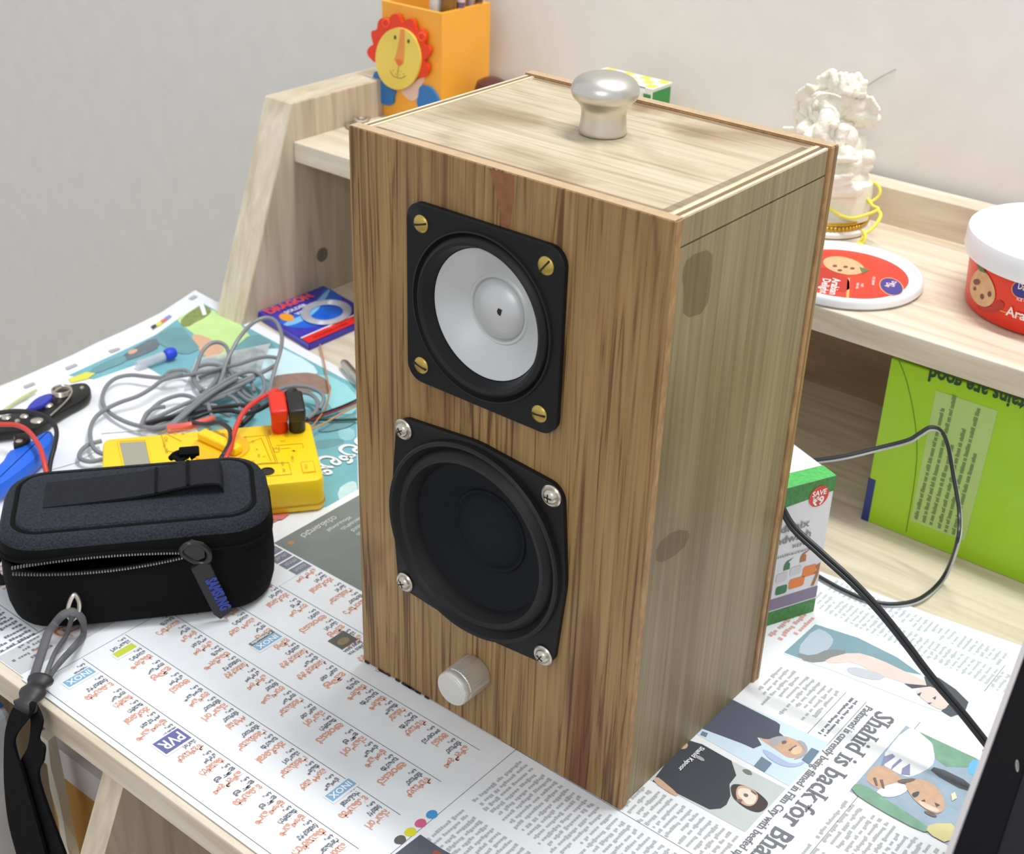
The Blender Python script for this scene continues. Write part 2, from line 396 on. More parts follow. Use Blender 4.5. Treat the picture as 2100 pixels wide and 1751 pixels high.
T9 = ink('moss', (134, 150, 84), 0.3, 150); Tgr = ink('patch_grey', (176, 178, 180)); Tyel = ink('yellow', (226, 220, 90)); Tred = ink('soft_red', (214, 120, 112)); Tblu = ink('soft_blue', (140, 148, 214)); Twht = ink('white', (240, 244, 246))
patches('picture_page', [
    (T1, [(416, 622), (730, 790), (735, 1018), (690, 1040), (600, 1042), (420, 900), (330, 800), (140, 770), (200, 742), (260, 715), (320, 686), (370, 650)]),
    (ink('light_streak', (146, 198, 204), 0.2, 60), [(600, 800), (700, 812), (722, 830), (640, 822), (590, 812)], 1),
    (T2, [(560, 830), (640, 840), (700, 856), (650, 862), (570, 846)], 1), (T2, [(640, 905), (690, 898), (712, 905), (680, 918), (648, 922)], 1),
    (ink('light_streak', (150, 202, 208), 0.2, 60), [(690, 880), (725, 876), (730, 900), (700, 905)], 1), (T2, [(470, 800), (520, 790), (548, 806), (500, 830)], 1),
    (ink('pale_foam_print', (196, 224, 226), 0.2, 60), [(690, 1005), (720, 985), (734, 992), (730, 1025), (700, 1040)], 1),
    (T3, [(416, 623), (520, 680), (500, 730), (440, 740), (420, 700), (390, 680), (368, 662), (362, 655)], 1),
    (T9, [(372, 652), (414, 624), (436, 636), (425, 650), (400, 662), (385, 672), (370, 668)], 1),
    (T2, [(520, 680), (566, 706), (560, 740), (500, 760), (450, 745), (470, 722)], 1),
    (T5, [(562, 706), (640, 745), (655, 770), (600, 792), (540, 780), (520, 745)], 1),
    (T4, [(655, 760), (730, 800), (733, 850), (690, 850), (650, 800)], 1),
    (T6, [(556, 772), (600, 766), (640, 764), (670, 778), (682, 800), (668, 812), (640, 800), (600, 810), (562, 805)], 1),
    (T7, [(388, 684), (420, 690), (446, 704), (462, 716), (450, 728), (432, 738), (412, 726)], 1),
    (T2, [(366, 663), (400, 702), (412, 716), (380, 730), (345, 716), (318, 700), (300, 700)], 1),
    (T8, [(318, 690), (330, 712), (296, 728), (262, 740), (230, 748), (262, 722)], 1),
    (T2, [(255, 728), (262, 742), (225, 756), (196, 768), (180, 762), (215, 742)], 1),
    (Tyel, [(176, 764), (196, 766), (180, 778), (146, 786), (140, 778)]),
    (T7, [(262, 722), (276, 716), (284, 718), (276, 726), (264, 728)], 1),
    (Twht, [(408, 624), (416, 621), (420, 632), (424, 646), (416, 648), (412, 636)]),
    (Tgr, [(386, 613), (398, 606), (406, 609), (394, 616)]), (Tgr, [(222, 720), (242, 714), (248, 717), (228, 725)]), (Tgr, [(134, 755), (154, 747), (160, 750), (138, 760)]), (Tgr, [(48, 793), (68, 785), (73, 789), (52, 798)]),
    (I_dark, [(309, 671), (318, 666), (322, 671), (314, 677)]), (Tyel, [(318, 666), (328, 660), (334, 665), (324, 671)]), (Tred, [(328, 660), (337, 654), (344, 657), (334, 664)]), (Tblu, [(337, 653), (347, 647), (353, 650), (344, 657)]),
    (T2, [(690, 860), (728, 850), (728, 875), (660, 890), (650, 880)], 1),
    (Tred, [(545, 1058), (560, 1046), (600, 1052), (572, 1072)], 1),
], ZA, npA)
b = B()
for s, p, sz in (('ಅಲ್ಲಿಎ', (752, 890), 0.030), ):
    o_ = at(p[0], p[1], 2, ZA); text(b, s, frame((o_.x, o_.y, ZA + 0.0009), RD, UP), sz, 0, 0.01, width=0.075)
for s, p, sz, mi in (('ಕಂಡರು', (625, 1048), 0.014, 1),):
    o_ = at(p[0], p[1], 2, ZA); text(b, s, frame((o_.x - 0.012, o_.y + 0.005, ZA + 0.0010), RD, UP), sz, mi, 0.01, width=0.055)
words(b, -0.240, -0.136, -0.128, -0.103, 0.0042, 2, None, 5, 0.5, ZA + 0.0002)
words(b, -0.300, -0.160, -0.098, -0.074, 0.0042, 3, None, 6, 0.5, ZA + 0.0002)
words(b, -0.245, -0.165, -0.070, -0.048, 0.0042, 2, None, 8, 0.5, ZA + 0.0002)
flat_poly(b, [Vector((x, y, ZA + 0.00015)) for x, y in ((-0.152, -0.1285), (-0.130, -0.1285), (-0.130, -0.03), (-0.152, -0.03))], 4)
text(b, 'ನಲ್ಮ', frame((-0.149, -0.062, ZA + 0.0003), RD, UP), 0.016, 5, 0.02, width=0.034)
for k in range(3): flat_poly(b, [Vector((-0.142 + p[0], -0.104 - 0.0035 * k + p[1], ZA + 0.0003)) for p in circ(0.0008, 8)], 5)
for y in (-0.101, -0.072): flat_poly(b, [Vector(p + (ZA + 0.0002,)) for p in ((-0.31, y), (-0.155, y), (-0.155, y + 0.0004), (-0.31, y + 0.0004))], 6)
flat_poly(b, [Vector(p + (ZA + 0.0002,)) for p in ((-0.1545, -0.1285), (-0.1540, -0.1285), (-0.1540, 0.0), (-0.1545, 0.0))], 6)
obj('printed_text', b, [Twht, Tred, I_blk, I_org, ink('grey_panel', (196, 196, 198)), ink('vermilion', (206, 104, 66)), I_rule], npA, recalc=False)

# --- middle sheet: cinema listings
ZB = -0.0006
npB = thing('newspaper', 'newspaper page of orange and black cinema listings lying in front of the wooden speaker', 'newspaper', (0, -0.05, ZB))
b = B(); sheet_poly(b, [(-0.1262, -0.1305), (0.112, -0.1315), (0.112, 0.245), (-0.1285, 0.240)], ZB); obj('paper_sheet', b, M_paper, npB)
Z1 = ZB + 0.00012
b = B()
starts = [0.0440, 0.0160, -0.0130, -0.0425, -0.0718, -0.1000]
kan = ['ನವರಂಗ', 'ಮುಂಗಾರು', 'ಕಾವೇರಿ', 'ಅಂಜನ', 'ಗೋಪಾಲನ್ ಸಿನಿ', 'ರಾಜಕುಮಾರ', 'ವೀರೇಶ್', 'ಸಂತೋಷ', 'ಭೂಮಿಕಾ', 'ಚೌಕ', 'ಉರ್ವಶಿ', 'ಮಂತ್ರಿ ಮಾಲ್', 'ಹೆಬ್ಬುಲಿ', 'ಶ್ರೀನಿವಾಸ', 'ಈಶ್ವರಿ', 'ಕಾಮಾಕ್ಯ']
rnd = random.Random(11)
for ci, ys in enumerate(starts):
    yr = ys + 0.0008
    x0 = -0.116; x1 = [0.0, 0.094, 0.094, 0.094, 0.094, 0.094][ci]
    if ci: flat_poly(b, [Vector((x, y, Z1)) for x, y in ((x0, yr), (x1, yr), (x1, yr + 0.00035), (x0, yr + 0.00035))], 2)
    x = x1 - 0.004; k = 0
    while x > x0 + 0.006:
        s = rnd.choice(kan); t = rnd.choice(kan)
        wd = rnd.uniform(0.010, 0.020)
        text(b, s, frame((x - 0.0044, ys - 0.001, Z1), RD, UP), 0.0062, 0, 0.028, width=wd); x -= 0.0062
        text(b, t, frame((x - 0.0028, ys - 0.001, Z1), RD, UP), 0.0042, 1, 0.035, width=rnd.uniform(0.007, 0.013)); x -= 0.0041
        text(b, '4-ಆಟ', frame((x - 0.0022, ys - 0.0008, Z1), RD, UP), 0.0034, 1, 0.035, width=0.0046); x -= 0.0038
        if rnd.random() < 0.35: x -= 0.0018
flat_poly(b, [Vector((x, y, Z1)) for x, y in ((-0.1165, -0.1276), (0.094, -0.1276), (0.094, -0.12725), (-0.1165, -0.12725))], 2)
flat_poly(b, [Vector((x, y, Z1)) for x, y in ((-0.1175, -0.1276), (-0.1172, -0.1276), (-0.1172, 0.046), (-0.1175, 0.046))], 2)
obj('printed_text', b, [I_org, I_blk, I_rule], npB, recalc=False)
# adverts and logos inside the listings
Lb = ink('logo_blue', (132, 178, 212)); Lp = ink('logo_purple', (104, 104, 160)); Ly = ink('logo_lime', (196, 206, 70)); Lg = ink('ad_grey', (122, 128, 124), 0.12, 60); Lk = ink('logo_grey', (110, 118, 120))
def rect_on(bm, cx, cy, w_, h_, z, mi):   # w along y (reading), h along x
    flat_poly(bm, [Vector((cx - h_ / 2, cy + w_ / 2, z)), Vector((cx - h_ / 2, cy - w_ / 2, z)), Vector((cx + h_ / 2, cy - w_ / 2, z)), Vector((cx + h_ / 2, cy + w_ / 2, z))], mi)
def logo(name, px, py, w_, h_, m, s, under=None):
    p = at(px, py, 2, ZB); b = B()
    rect_on(b, p.x + 0.0004, p.y, w_ + 0.002, h_ + 0.0022, Z1 + 0.0001, 3)
    rect_on(b, p.x, p.y, w_, h_, Z1 + 0.00015, 0)
    text(b, s, frame((p.x - h_ * 0.32, p.y + w_ * 0.42, Z1 + 0.0002), RD, UP), h_ * 0.92, 1, 0.02, width=w_ * 0.84)
    if under:
        rect_on(b, p.x - h_ * 0.85, p.y, w_, h_ * 0.6, Z1 + 0.00015, 2)
        text(b, under, frame((p.x - h_ * 1.05, p.y + w_ * 0.42, Z1 + 0.0002), RD, UP), h_ * 0.5, 1, 0.02, width=w_ * 0.84)
    obj(name, b, [m, Twht, Lk, M_paper], npB, recalc=False)
logo('printed_logo', 163, 1389, 0.017, 0.0060, Lb, 'INOX')
logo('printed_logo', 549, 1316, 0.017, 0.0056, Lb, 'INOX', 'Cinepolis')
logo('printed_logo', 699, 1620, 0.016, 0.0056, Lb, 'INOX')
logo('printed_logo', 353, 1520, 0.016, 0.0110, Lp, 'PVR')
logo('printed_logo', 256, 1334, 0.013, 0.0050, Ly, '')
p = at(703, 1313, 2, ZB); b = B(); rect_on(b, p.x, p.y, 0.0125, 0.0115, Z1 + 0.00015, 0)
flat_poly(b, [Vector((p.x + q[0], p.y + q[1], Z1 + 0.0002)) for q in circ(0.0028, 16, 0.001, -0.0005, 0.004)], 1)
for dx in (0.0090, 0.0125): text(b, 'MORE BABA' if dx < .01 else 'CHRIS WA', frame((p.x + dx - 0.002, p.y + 0.006, Z1 + 0.0002), RD, UP), 0.003, 2, 0.02, width=0.013)
obj('printed_photo', b, [ink('film_still_dark', (92, 92, 84), 0.2), ink('film_still_tan', (140, 120, 92)), I_blk], npB, recalc=False)
b = B(); rect_on(b, -0.0725, 0.140, 0.189, 0.099, Z1, 0)
for k, (x, y, wd) in enumerate(((-0.1085, 0.098, 0.03), (-0.103, 0.102, 0.026), (-0.097, 0.108, 0.03), (-0.091, 0.1, 0.02), (-0.086, 0.104, 0.024))): text(b, rnd.choice(kan), frame((x, y, Z1 + 0.0001), RD, UP), 0.004, 1, 0.01, width=wd * 0.7)
text(b, 'ಯಶೋಧರ', frame((-0.1165, 0.092, Z1 + 0.0001), RD, UP), 0.006, 1, 0.01, width=0.030)
flat_poly(b, [Vector((-0.1140 + q[0], 0.0525 + q[1], Z1 + 0.0001)) for q in circ(0.0022, 12)], 2)
obj('printed_advert', b, [Lg, ink('advert_pale', (206, 208, 200)), ink('advert_orange', (176, 132, 92))], npB, recalc=False)
b = B()
for k in range(4):
    rect_on(b, -0.1155 + k * 0.0085, 0.0375, 0.0125, 0.0072, Z1 + 0.0002, 0)
    text(b, rnd.choice(kan), frame((-0.1172 + k * 0.0085, 0.0425, Z1 + 0.00025), RD, UP), 0.004, 1, 0.01, width=0.009)
rect_on(b, -0.1030, 0.0300, 0.0300, 0.0340, Z1 + 0.00015, 2)
obj('printed_header', b, [ink('header_grey', (124, 126, 138)), ink('header_pale', (186, 188, 194)), M_paper], npB, recalc=False)

# --- right sheet: English page
ZC = -0.0002
npC = thing('newspaper', 'newspaper page of English articles and photographs lying between speaker and laptop', 'newspaper', (0.28, 0.06, ZC))
b = B(); sheet_poly(b, [(0.0985, -0.133), (0.47, -0.120), (0.47, 0.2685), (0.2733, 0.2561), (0.2171, 0.2493), (0.1559, 0.2455), (0.1005, 0.2420)], ZC); obj('paper_sheet', b, M_paper, npC)
Z2 = ZC + 0.00012
b = B()
def block(p1, p2, pitch, mi, seed, size=None, ragged=0.1):
    a, c = at(*p1, 2, ZC), at(*p2, 2, ZC)
    words(b, min(a.x, c.x), max(a.x, c.x), min(a.y, c.y), max(a.y, c.y), pitch, mi, size, seed, ragged, Z2)
def blk(x0, x1, y0, y1, pitch=0.0037, mi=0, seed=1, size=None, ragged=0.08): words(b, x0, x1, y0, y1, pitch, mi, size, seed, ragged, Z2)
blk(0.114, 0.228, -0.044, -0.005, seed=21)            # columns in front of the cabinet
blk(0.114, 0.228, -0.090, -0.049, seed=22)
blk(0.114, 0.228, -0.130, -0.095, seed=23)
blk(0.166, 0.226, -0.001, 0.023, seed=24)
blk(0.176, 0.213, 0.111, 0.150, seed=25, ragged=0.3)
blk(0.250, 0.345, 0.045, 0.078, 0.0036, seed=26)
blk(0.250, 0.345, 0.008, 0.041, 0.0036, seed=27)
blk(0.160, 0.292, 0.208, 0.226, 0.0034, 3, seed=28)
blk(0.160, 0.270, 0.229, 0.243, 0.0034, 3, seed=29)
blk(0.155, 0.172, 0.165, 0.200, 0.0052, 2, seed=30, size=0.0038)
blk(0.216, 0.224, 0.111, 0.150, 0.0030, 1, seed=31)
for x, y0, y1 in ((0.2145, 0.107, 0.152), (0.2265, 0.107, 0.152), (0.2555, 0.008, 0.156), (0.2415 + 0.030, 0.203, 0.232)):
    flat_poly(b, [Vector((x, y0, Z2)), Vector((x + 0.0003, y0, Z2)), Vector((x + 0.0003, y1, Z2)), Vector((x, y1, Z2))], 4)
flat_poly(b, [Vector(q + (Z2,)) for q in ((0.1075, -0.130), (0.1078, -0.130), (0.1078, 0.0), (0.1075, 0.0))], 4)
flat_poly(b, [Vector(q + (Z2,)) for q in ((0.098, -0.0), (0.228, -0.001), (0.228, -0.0007), (0.098, 0.0003))], 4)
o_ = at(1812, 1462, 2, ZC)
serif_text(b, 'Shahid is back for Bhansali', frame((0.2345, 0.1500, Z2 + 0.0002), RD, UP), 0.0150, 1, 0.012, width=0.156)
serif_text(b, 'Padmavati is currently being filmed in Film City with beefed up', frame((0.2280, 0.1495, Z2 + 0.0002), RD, UP), 0.0060, 1, 0.008, width=0.139)
serif_text(b, "'I'm", frame((0.3050, 0.060, Z2 + 0.0002), RD, UP), 0.022, 1, 0.02, width=0.040)
text(b, "em", frame((0.2905, 0.060, Z2 + 0.0002), RD, UP), 0.017, 1, 0.02, width=0.028)
text(b, 'This Fiasco caused us', frame((0.2895, 0.208, Z2 + 0.0002), RD, UP), 0.0062, 1, 0.01, width=0.052)
text(b, 'fascinating Acting Lessons', frame((0.2985, 0.205, Z2 + 0.0002), RD, UP), 0.0062, 1, 0.01, width=0.062)
text(b, 'Shahid Kapoor', frame(Vector((at(1441, 1534, 2, ZC).x - .001, at(1441, 1534, 2, ZC).y, Z2 + 0.0006)), RD, UP), 0.0036, 5, 0.02, width=0.022)
obj('printed_text', b, [I_txt, I_blk, ink('salmon_text', (214, 160, 158)), ink('faint_text', (192, 202, 206)), I_rule, Twht], npC, recalc=False)
# registration colour drops
b = B()
for k, (px, py) in enumerate(((885, 1670), (862, 1688), (841, 1706), (820, 1722))):
    p = at(px, py, 2, ZC); flat_poly(b, [Vector((p.x + q[0], p.y + q[1], Z2 + 0.0001)) for q in [(0.0024 * cos(a) * (1 + .25 * (cos(a) > .6)), 0.0030 * sin(a)) for a in [2 * pi * i / 20 for i in range(20)]]], k)
obj('registration_marks', b, [ink('cyan_drop', (66, 148, 210)), ink('magenta_drop', (212, 96, 136)), ink('yellow_drop', (220, 216, 40)), ink('black_drop', (96, 94, 88))], npC, recalc=False)
# printed photographs (each traced on the sheet where it lies)
K1 = ink('suit_slate', (82, 86, 102)); K2 = ink('photo_sky', (204, 224, 238)); K3 = ink('photo_skin', (206, 170, 144), 0.15, 300); K4 = ink('photo_hair_grey', (170, 168, 174)); K5 = ink('photo_box_blue', (110, 132, 152)); K15b = ink('photo_brow', (120, 104, 100))
patches('printed_photo', [
    (K2, [(1499, 1432), (1700, 1524), (1618, 1612), (1425, 1503)]),
    (K1, [(1499, 1433), (1592, 1480), (1600, 1486), (1598, 1502), (1608, 1510), (1598, 1518), (1570, 1516), (1553, 1512), (1562, 1528), (1545, 1535), (1520, 1524), (1434, 1492)]),
    (K3, [(1550, 1510), (1575, 1518), (1598, 1508), (1622, 1512), (1645, 1524), (1652, 1540), (1642, 1552), (1618, 1556), (1598, 1542), (1580, 1530)], 2),
    (K4, [(1575, 1516), (1600, 1508), (1618, 1516), (1600, 1522), (1590, 1532), (1580, 1528)], 1),
    (K15b, [(1602, 1520), (1612, 1518), (1614, 1524), (1604, 1527)], 1), (K15b, [(1616, 1538), (1632, 1528), (1634, 1531), (1620, 1541)]), (ink('photo_skin_pale', (222, 194, 170), 0.1, 300), [(1628, 1532), (1642, 1530), (1646, 1542), (1630, 1550), (1620, 1544)], 1), (K4, [(1632, 1518), (1648, 1520), (1658, 1536), (1650, 1552), (1622, 1560), (1648, 1546), (1650, 1534)], 1), (ink('photo_shadow_blue', (176, 190, 222)), [(1560, 1536), (1576, 1540), (1600, 1556), (1625, 1568), (1655, 1560), (1640, 1572), (1612, 1574), (1580, 1560)], 1),
    (K5, [(1440, 1500), (1452, 1504), (1448, 1512), (1436, 1507)]), (K5, [(1562, 1552), (1583, 1566), (1568, 1584), (1546, 1571)]), (K5, [(1664, 1534), (1680, 1541), (1659, 1568), (1644, 1558)]),
], Z2, npC)
K6b = ink('face_light', (232, 220, 204), 0.1, 300)
K6 = ink('shirt_black', (62, 66, 74)); K7 = ink('backdrop_grey', (196, 204, 204)); K8 = ink('photo_beard', (72, 62, 62))
patches('printed_photo', [
    (K7, [(1415, 1517), (1612, 1617), (1528, 1706), (1331, 1598)]),
    (K6, [(1412, 1518), (1440, 1526), (1500, 1560), (1510, 1590), (1496, 1608), (1498, 1632), (1490, 1650), (1478, 1658), (1455, 1660), (1338, 1602), (1380, 1545)]),
    (K8, [(1497, 1608), (1520, 1608), (1545, 1618), (1568, 1636), (1578, 1650), (1560, 1668), (1535, 1662), (1512, 1646), (1500, 1632)], 2),
    (K3, [(1511, 1610), (1535, 1612), (1558, 1630), (1548, 1652), (1528, 1654), (1508, 1636)], 2), (K6b, [(1514, 1616), (1534, 1616), (1554, 1632), (1546, 1650), (1530, 1650), (1524, 1640), (1512, 1630)], 2), (K15b, [(1526, 1626), (1536, 1630), (1532, 1636), (1524, 1632)], 1), (K15b, [(1512, 1638), (1524, 1640), (1518, 1648), (1508, 1642)], 1), (K15b, [(1540, 1620), (1552, 1628), (1550, 1631), (1540, 1624)]),
    (ink('backdrop_dark', (120, 124, 116)), [(1520, 1578), (1536, 1578), (1545, 1590), (1530, 1588)], 1),
    (K3, [(1402, 1524), (1412, 1526), (1408, 1536), (1394, 1537)], 1), (K3, [(1346, 1592), (1362, 1604), (1392, 1630), (1384, 1634), (1338, 1603)], 1),
    (K4, [(1430, 1548), (1446, 1558), (1442, 1563), (1424, 1553)], 1),
], Z2, npC)
K9 = ink('photo_foliage', (128, 170, 146), 0.3, 120); K10 = ink('shirt_white', (232, 236, 242)); K11 = ink('shirt_stripe', (140, 142, 176)); K12 = ink('photo_denim', (158, 178, 196), 0.2, 100); K13 = ink('photo_blue', (110, 184, 230)); K14 = ink('photo_mustard', (214, 206, 150)); K15 = ink('hair_dark', (84, 88, 98))
patches('printed_photo', [
    (K12, [(1858, 1488), (2012, 1560), (1948, 1735), (1742, 1622)]),
    (K10, [(1858, 1490), (1890, 1500), (1912, 1522), (1918, 1552), (1912, 1572), (1878, 1590), (1856, 1594), (1800, 1562)], 1),
    (K9, [(1884, 1500), (2004, 1556), (1985, 1574), (1940, 1572), (1918, 1556), (1912, 1524)]),
    (K13, [(1992, 1556), (2012, 1562), (2002, 1592), (1982, 1584)], 1),
    (K15, [(1918, 1570), (1996, 1608), (1988, 1628), (1905, 1582)], 1),
    (K3, [(1795, 1566), (1830, 1578), (1852, 1600), (1845, 1612), (1822, 1606), (1812, 1622), (1790, 1612), (1772, 1596)], 1),
    (K11, [(1812, 1552), (1830, 1546), (1836, 1552), (1806, 1572)]), (K11, [(1830, 1570), (1846, 1556), (1850, 1560), (1826, 1580)]), (K11, [(1850, 1576), (1866, 1566), (1866, 1590), (1848, 1588)]),
    (K10, [(1830, 1605), (1860, 1610), (1862, 1622), (1840, 1634), (1815, 1636), (1790, 1626)], 1),
    (K3, [(1850, 1602), (1895, 1596), (1930, 1622), (1940, 1655), (1925, 1672), (1900, 1662), (1872, 1640)], 2),
    (K15, [(1868, 1628), (1886, 1622), (1884, 1632), (1874, 1638)], 1), (K15, [(1886, 1644), (1896, 1640), (1898, 1645)], 0), (K15, [(1916, 1646), (1928, 1652), (1920, 1656)], 0), (K15b, [(1896, 1662), (1922, 1672), (1918, 1678), (1895, 1668)], 1), (K15b, [(1838, 1600), (1880, 1596), (1872, 1604), (1846, 1608)], 1), (ink('face_highlight', (232, 208, 190), 0.1, 300), [(1880, 1640), (1902, 1650), (1930, 1664), (1918, 1668), (1890, 1656)], 1), (K15b, [(1804, 1600), (1810, 1618), (1814, 1618), (1810, 1600)]), (K15b, [(1790, 1596), (1796, 1612), (1800, 1612), (1796, 1596)]), (ink('badge_yellow', (230, 232, 190)), [(1950, 1630), (1958, 1625), (1962, 1638), (1952, 1644)]),
    (K9, [(1742, 1622), (1756, 1606), (1790, 1620), (1830, 1650), (1880, 1680), (1910, 1705), (1890, 1708), (1800, 1660)], 1),
    (K14, [(1905, 1690), (1965, 1690), (1948, 1735), (1898, 1708)], 1),
], Z2, npC)
K16 = ink('photo_sea', (128, 160, 172)); K17 = ink('photo_rock', (176, 192, 204)); K18 = ink('photo_rose_skin', (228, 208, 202), 0.1, 80); K19 = ink('photo_ledge', (134, 138, 138))
patches('printed_photo', [
    (ink('photo_pale_edge', (226, 234, 238)), [(1682, 1268), (1760, 1300), (1880, 1366), (1990, 1430), (1975, 1475), (1900, 1450), (1700, 1372), (1604, 1340)]),
    (K16, [(1672, 1280), (1760, 1308), (1840, 1348), (1890, 1384), (1840, 1374), (1760, 1340), (1700, 1340), (1680, 1358), (1640, 1350), (1608, 1338)]),
    (K17, [(1672, 1286), (1700, 1298), (1712, 1316), (1690, 1340), (1665, 1346), (1630, 1336)], 1),
    (K19, [(1628, 1338), (1665, 1346), (1700, 1330), (1745, 1336), (1700, 1356), (1655, 1360)], 1),
    (K18, [(1690, 1352), (1750, 1336), (1800, 1350), (1870, 1384), (1905, 1400), (1920, 1420), (1860, 1402), (1800, 1384), (1750, 1356), (1700, 1362)], 1),
    (ink('cloth_grey', (196, 200, 208)), [(1735, 1370), (1760, 1368), (1820, 1386), (1800, 1396), (1760, 1388), (1740, 1380)], 1),
    (K15, [(1895, 1388), (1925, 1390), (1960, 1414), (1986, 1440), (1978, 1462), (1950, 1470), (1930, 1458), (1952, 1440), (1925, 1414), (1908, 1408), (1870, 1412), (1854, 1402), (1900, 1406)]),
    (K18, [(1876, 1412), (1928, 1410), (1940, 1430), (1946, 1448), (1930, 1458), (1905, 1444), (1884, 1428)], 2),
    (K15, [(1912, 1432), (1920, 1428), (1918, 1436)]), (K15, [(1902, 1442), (1912, 1441), (1906, 1445)]), (K15, [(1880, 1424), (1890, 1420), (1886, 1428)]),
], Z2, npC)
patches('printed_photo', [
    (K15, [(862, 1711), (905, 1740), (925, 1751), (905, 1790), (790, 1790), (810, 1751)]),
    (ink('photo_rust', (150, 84, 62)), [(885, 1744), (900, 1744), (925, 1770), (890, 1780)], 1),
], Z2, npC)

# ---------------------------------------------------------------- speaker cabinet
W, D, H = 0.1724, 0.1314, 0.30
sp = thing('wooden_speaker', 'home-made wooden loudspeaker box with two drivers and a steel knob on its lid', 'loudspeaker', (W / 2, D / 2, 0))
TF = 0.0062
b = B(); box(b, (0, 0, 0), (W, 0.0012, H), 0, 0.0003, 1)
f1 = obj('front_panel', b, M_front, sp)
b = B(); box(b, (0.0001, 0.0012, 0), (W - 0.0001, TF, H - 0.0003), 0, 0.0004, 1); obj('front_panel_ply_edge', b, M_ply, sp)
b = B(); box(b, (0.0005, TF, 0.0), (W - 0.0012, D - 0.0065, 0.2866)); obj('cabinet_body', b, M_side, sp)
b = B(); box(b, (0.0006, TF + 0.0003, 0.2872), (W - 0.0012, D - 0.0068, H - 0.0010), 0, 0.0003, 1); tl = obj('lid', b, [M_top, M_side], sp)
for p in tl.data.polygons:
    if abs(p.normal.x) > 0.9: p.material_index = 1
for x0, x1 in ((0.0016, 0.0032), (0.0052, 0.0068), (W - 0.0030, W - 0.0014), (W - 0.0074, W - 0.0054)):
    b = B(); box(b, (x0, TF + 0.0004, H - 0.0012), (x1, D - 0.0070, H - 0.0006)); obj('lid_edge_strip', b, M_plylt, sp)
b = B(); box(b, (0.0004, 0.0004, H), (W - 0.0004, TF - .0002, H + 0.0002)); obj('front_top_edge', b, mat('pale_brown_edge', (184, 158, 124), 0.5, var=0.15, vscale=150), sp)
b = B(); box(b, (0.0004, D - .0060, H), (W - 0.0002, D - .0004, H + 0.0002)); obj('back_top_edge', b, bpy.data.materials['pale_brown_edge'], sp)
for x0, x1 in ((0.0034, 0.0050), (W - 0.0052, W - 0.0032)):
    b = B(); box(b, (x0, TF + 0.0004, H - 0.0012), (x1, D - 0.0070, H - 0.00085)); obj('lid_edge_groove', b, M_plydk, sp)
b = B(); box(b, (0, D - 0.0062, 0), (W + 0.0002, D - 0.0030, H), 0, 0.0005, 1); obj('back_panel_ply_edge', b, M_ply, sp)
b = B(); box(b, (0, D - 0.0028, 0.0), (W + 0.0004, D, H), 0, 0.0005, 1); obj('back_panel', b, M_front, sp)
b = B(); flat_poly(b, [Vector((x, -0.00003, z)) for x, z in ((0.0815, 0.2994), (0.0945, 0.2994), (0.0950, 0.290), (0.0935, 0.280), (0.0930, 0.2745), (0.0885, 0.2745), (0.0880, 0.283), (0.0850, 0.291))])
obj('red_brown_stain', b, mat('red_brown_stain', (142, 92, 56), 0.5, var=0.3, vscale=300), sp)
def cut(o, spots):
    b_ = B()
    for cx, cz, r_ in spots: lathe(b_, [(r_, -0.016), (r_, 0.01)], 72, frame((cx, 0, cz), (1, 0, 0), (0, 0, 1)))
    c_ = obj('cutter', b_, M_slot, o.parent)
    md = o.modifiers.new('holes', 'BOOLEAN'); md.object = c_; md.operation = 'DIFFERENCE'; md.solver = 'EXACT'
    me = bpy.data.meshes.new_from_object(o.evaluated_get(bpy.context.evaluated_depsgraph_get()))
    o.modifiers.clear(); old = o.data; o.data = me; bpy.data.objects.remove(c_)
HOLES = [(0.0808, 0.2325, 0.0385), (0.0796, 0.1156, 0.0490)]
for n_ in ('front_panel', 'front_panel_ply_edge', 'cabinet_body'):
    for o_ in sp.children:
        if o_.name == n_: cut(o_, HOLES)
M_st = mat('brown_varnish_mark', (126, 104, 70), 0.5, alpha=0.38, var=0.3, vscale=200)
for k_, pts_ in enumerate((((1412, 525), (1462, 508), (1460, 560), (1450, 640), (1400, 655), (1404, 600), (1398, 560)), ((1345, 1120), (1385, 1085), (1420, 1090), (1400, 1130), (1345, 1160)))):
    b = B(); flat_poly(b, [Vector((W - 0.00105, p.y, p.z)) for p in [at(x, y, 0, W - 0.00105) for x, y in chaikin(pts_, 1)]]); obj('brown_mark', b, M_st, sp, recalc=False)
M_grime = mat('lid_grime', (128, 104, 74), 0.5, alpha=0.4, var=0.5, vscale=90)
b = B(); 
for q_ in ((0.008, TF + .001, W - .009, TF + .0042), (0.008, D - .0105, W - .009, D - .0075)): flat_poly(b, [Vector((x, y, H - 0.00095)) for x, y in ((q_[0], q_[1]), (q_[2], q_[1]), (q_[2], q_[3]), (q_[0], q_[3]))])
flat_poly(b, [Vector((W - .0125 + x, y, H - 0.00094)) for x, y in ((0, TF + .004), (.004, TF + .004), (.004, D - .012), (0.001, D - .012))])
obj('lid_grime', b, M_grime, sp, recalc=False)
# matrix whose local +z points out of the front face (-Y)
def FM(x, z, y=0.0): return frame((x, y, z), (1, 0, 0), (0, 0, 1))
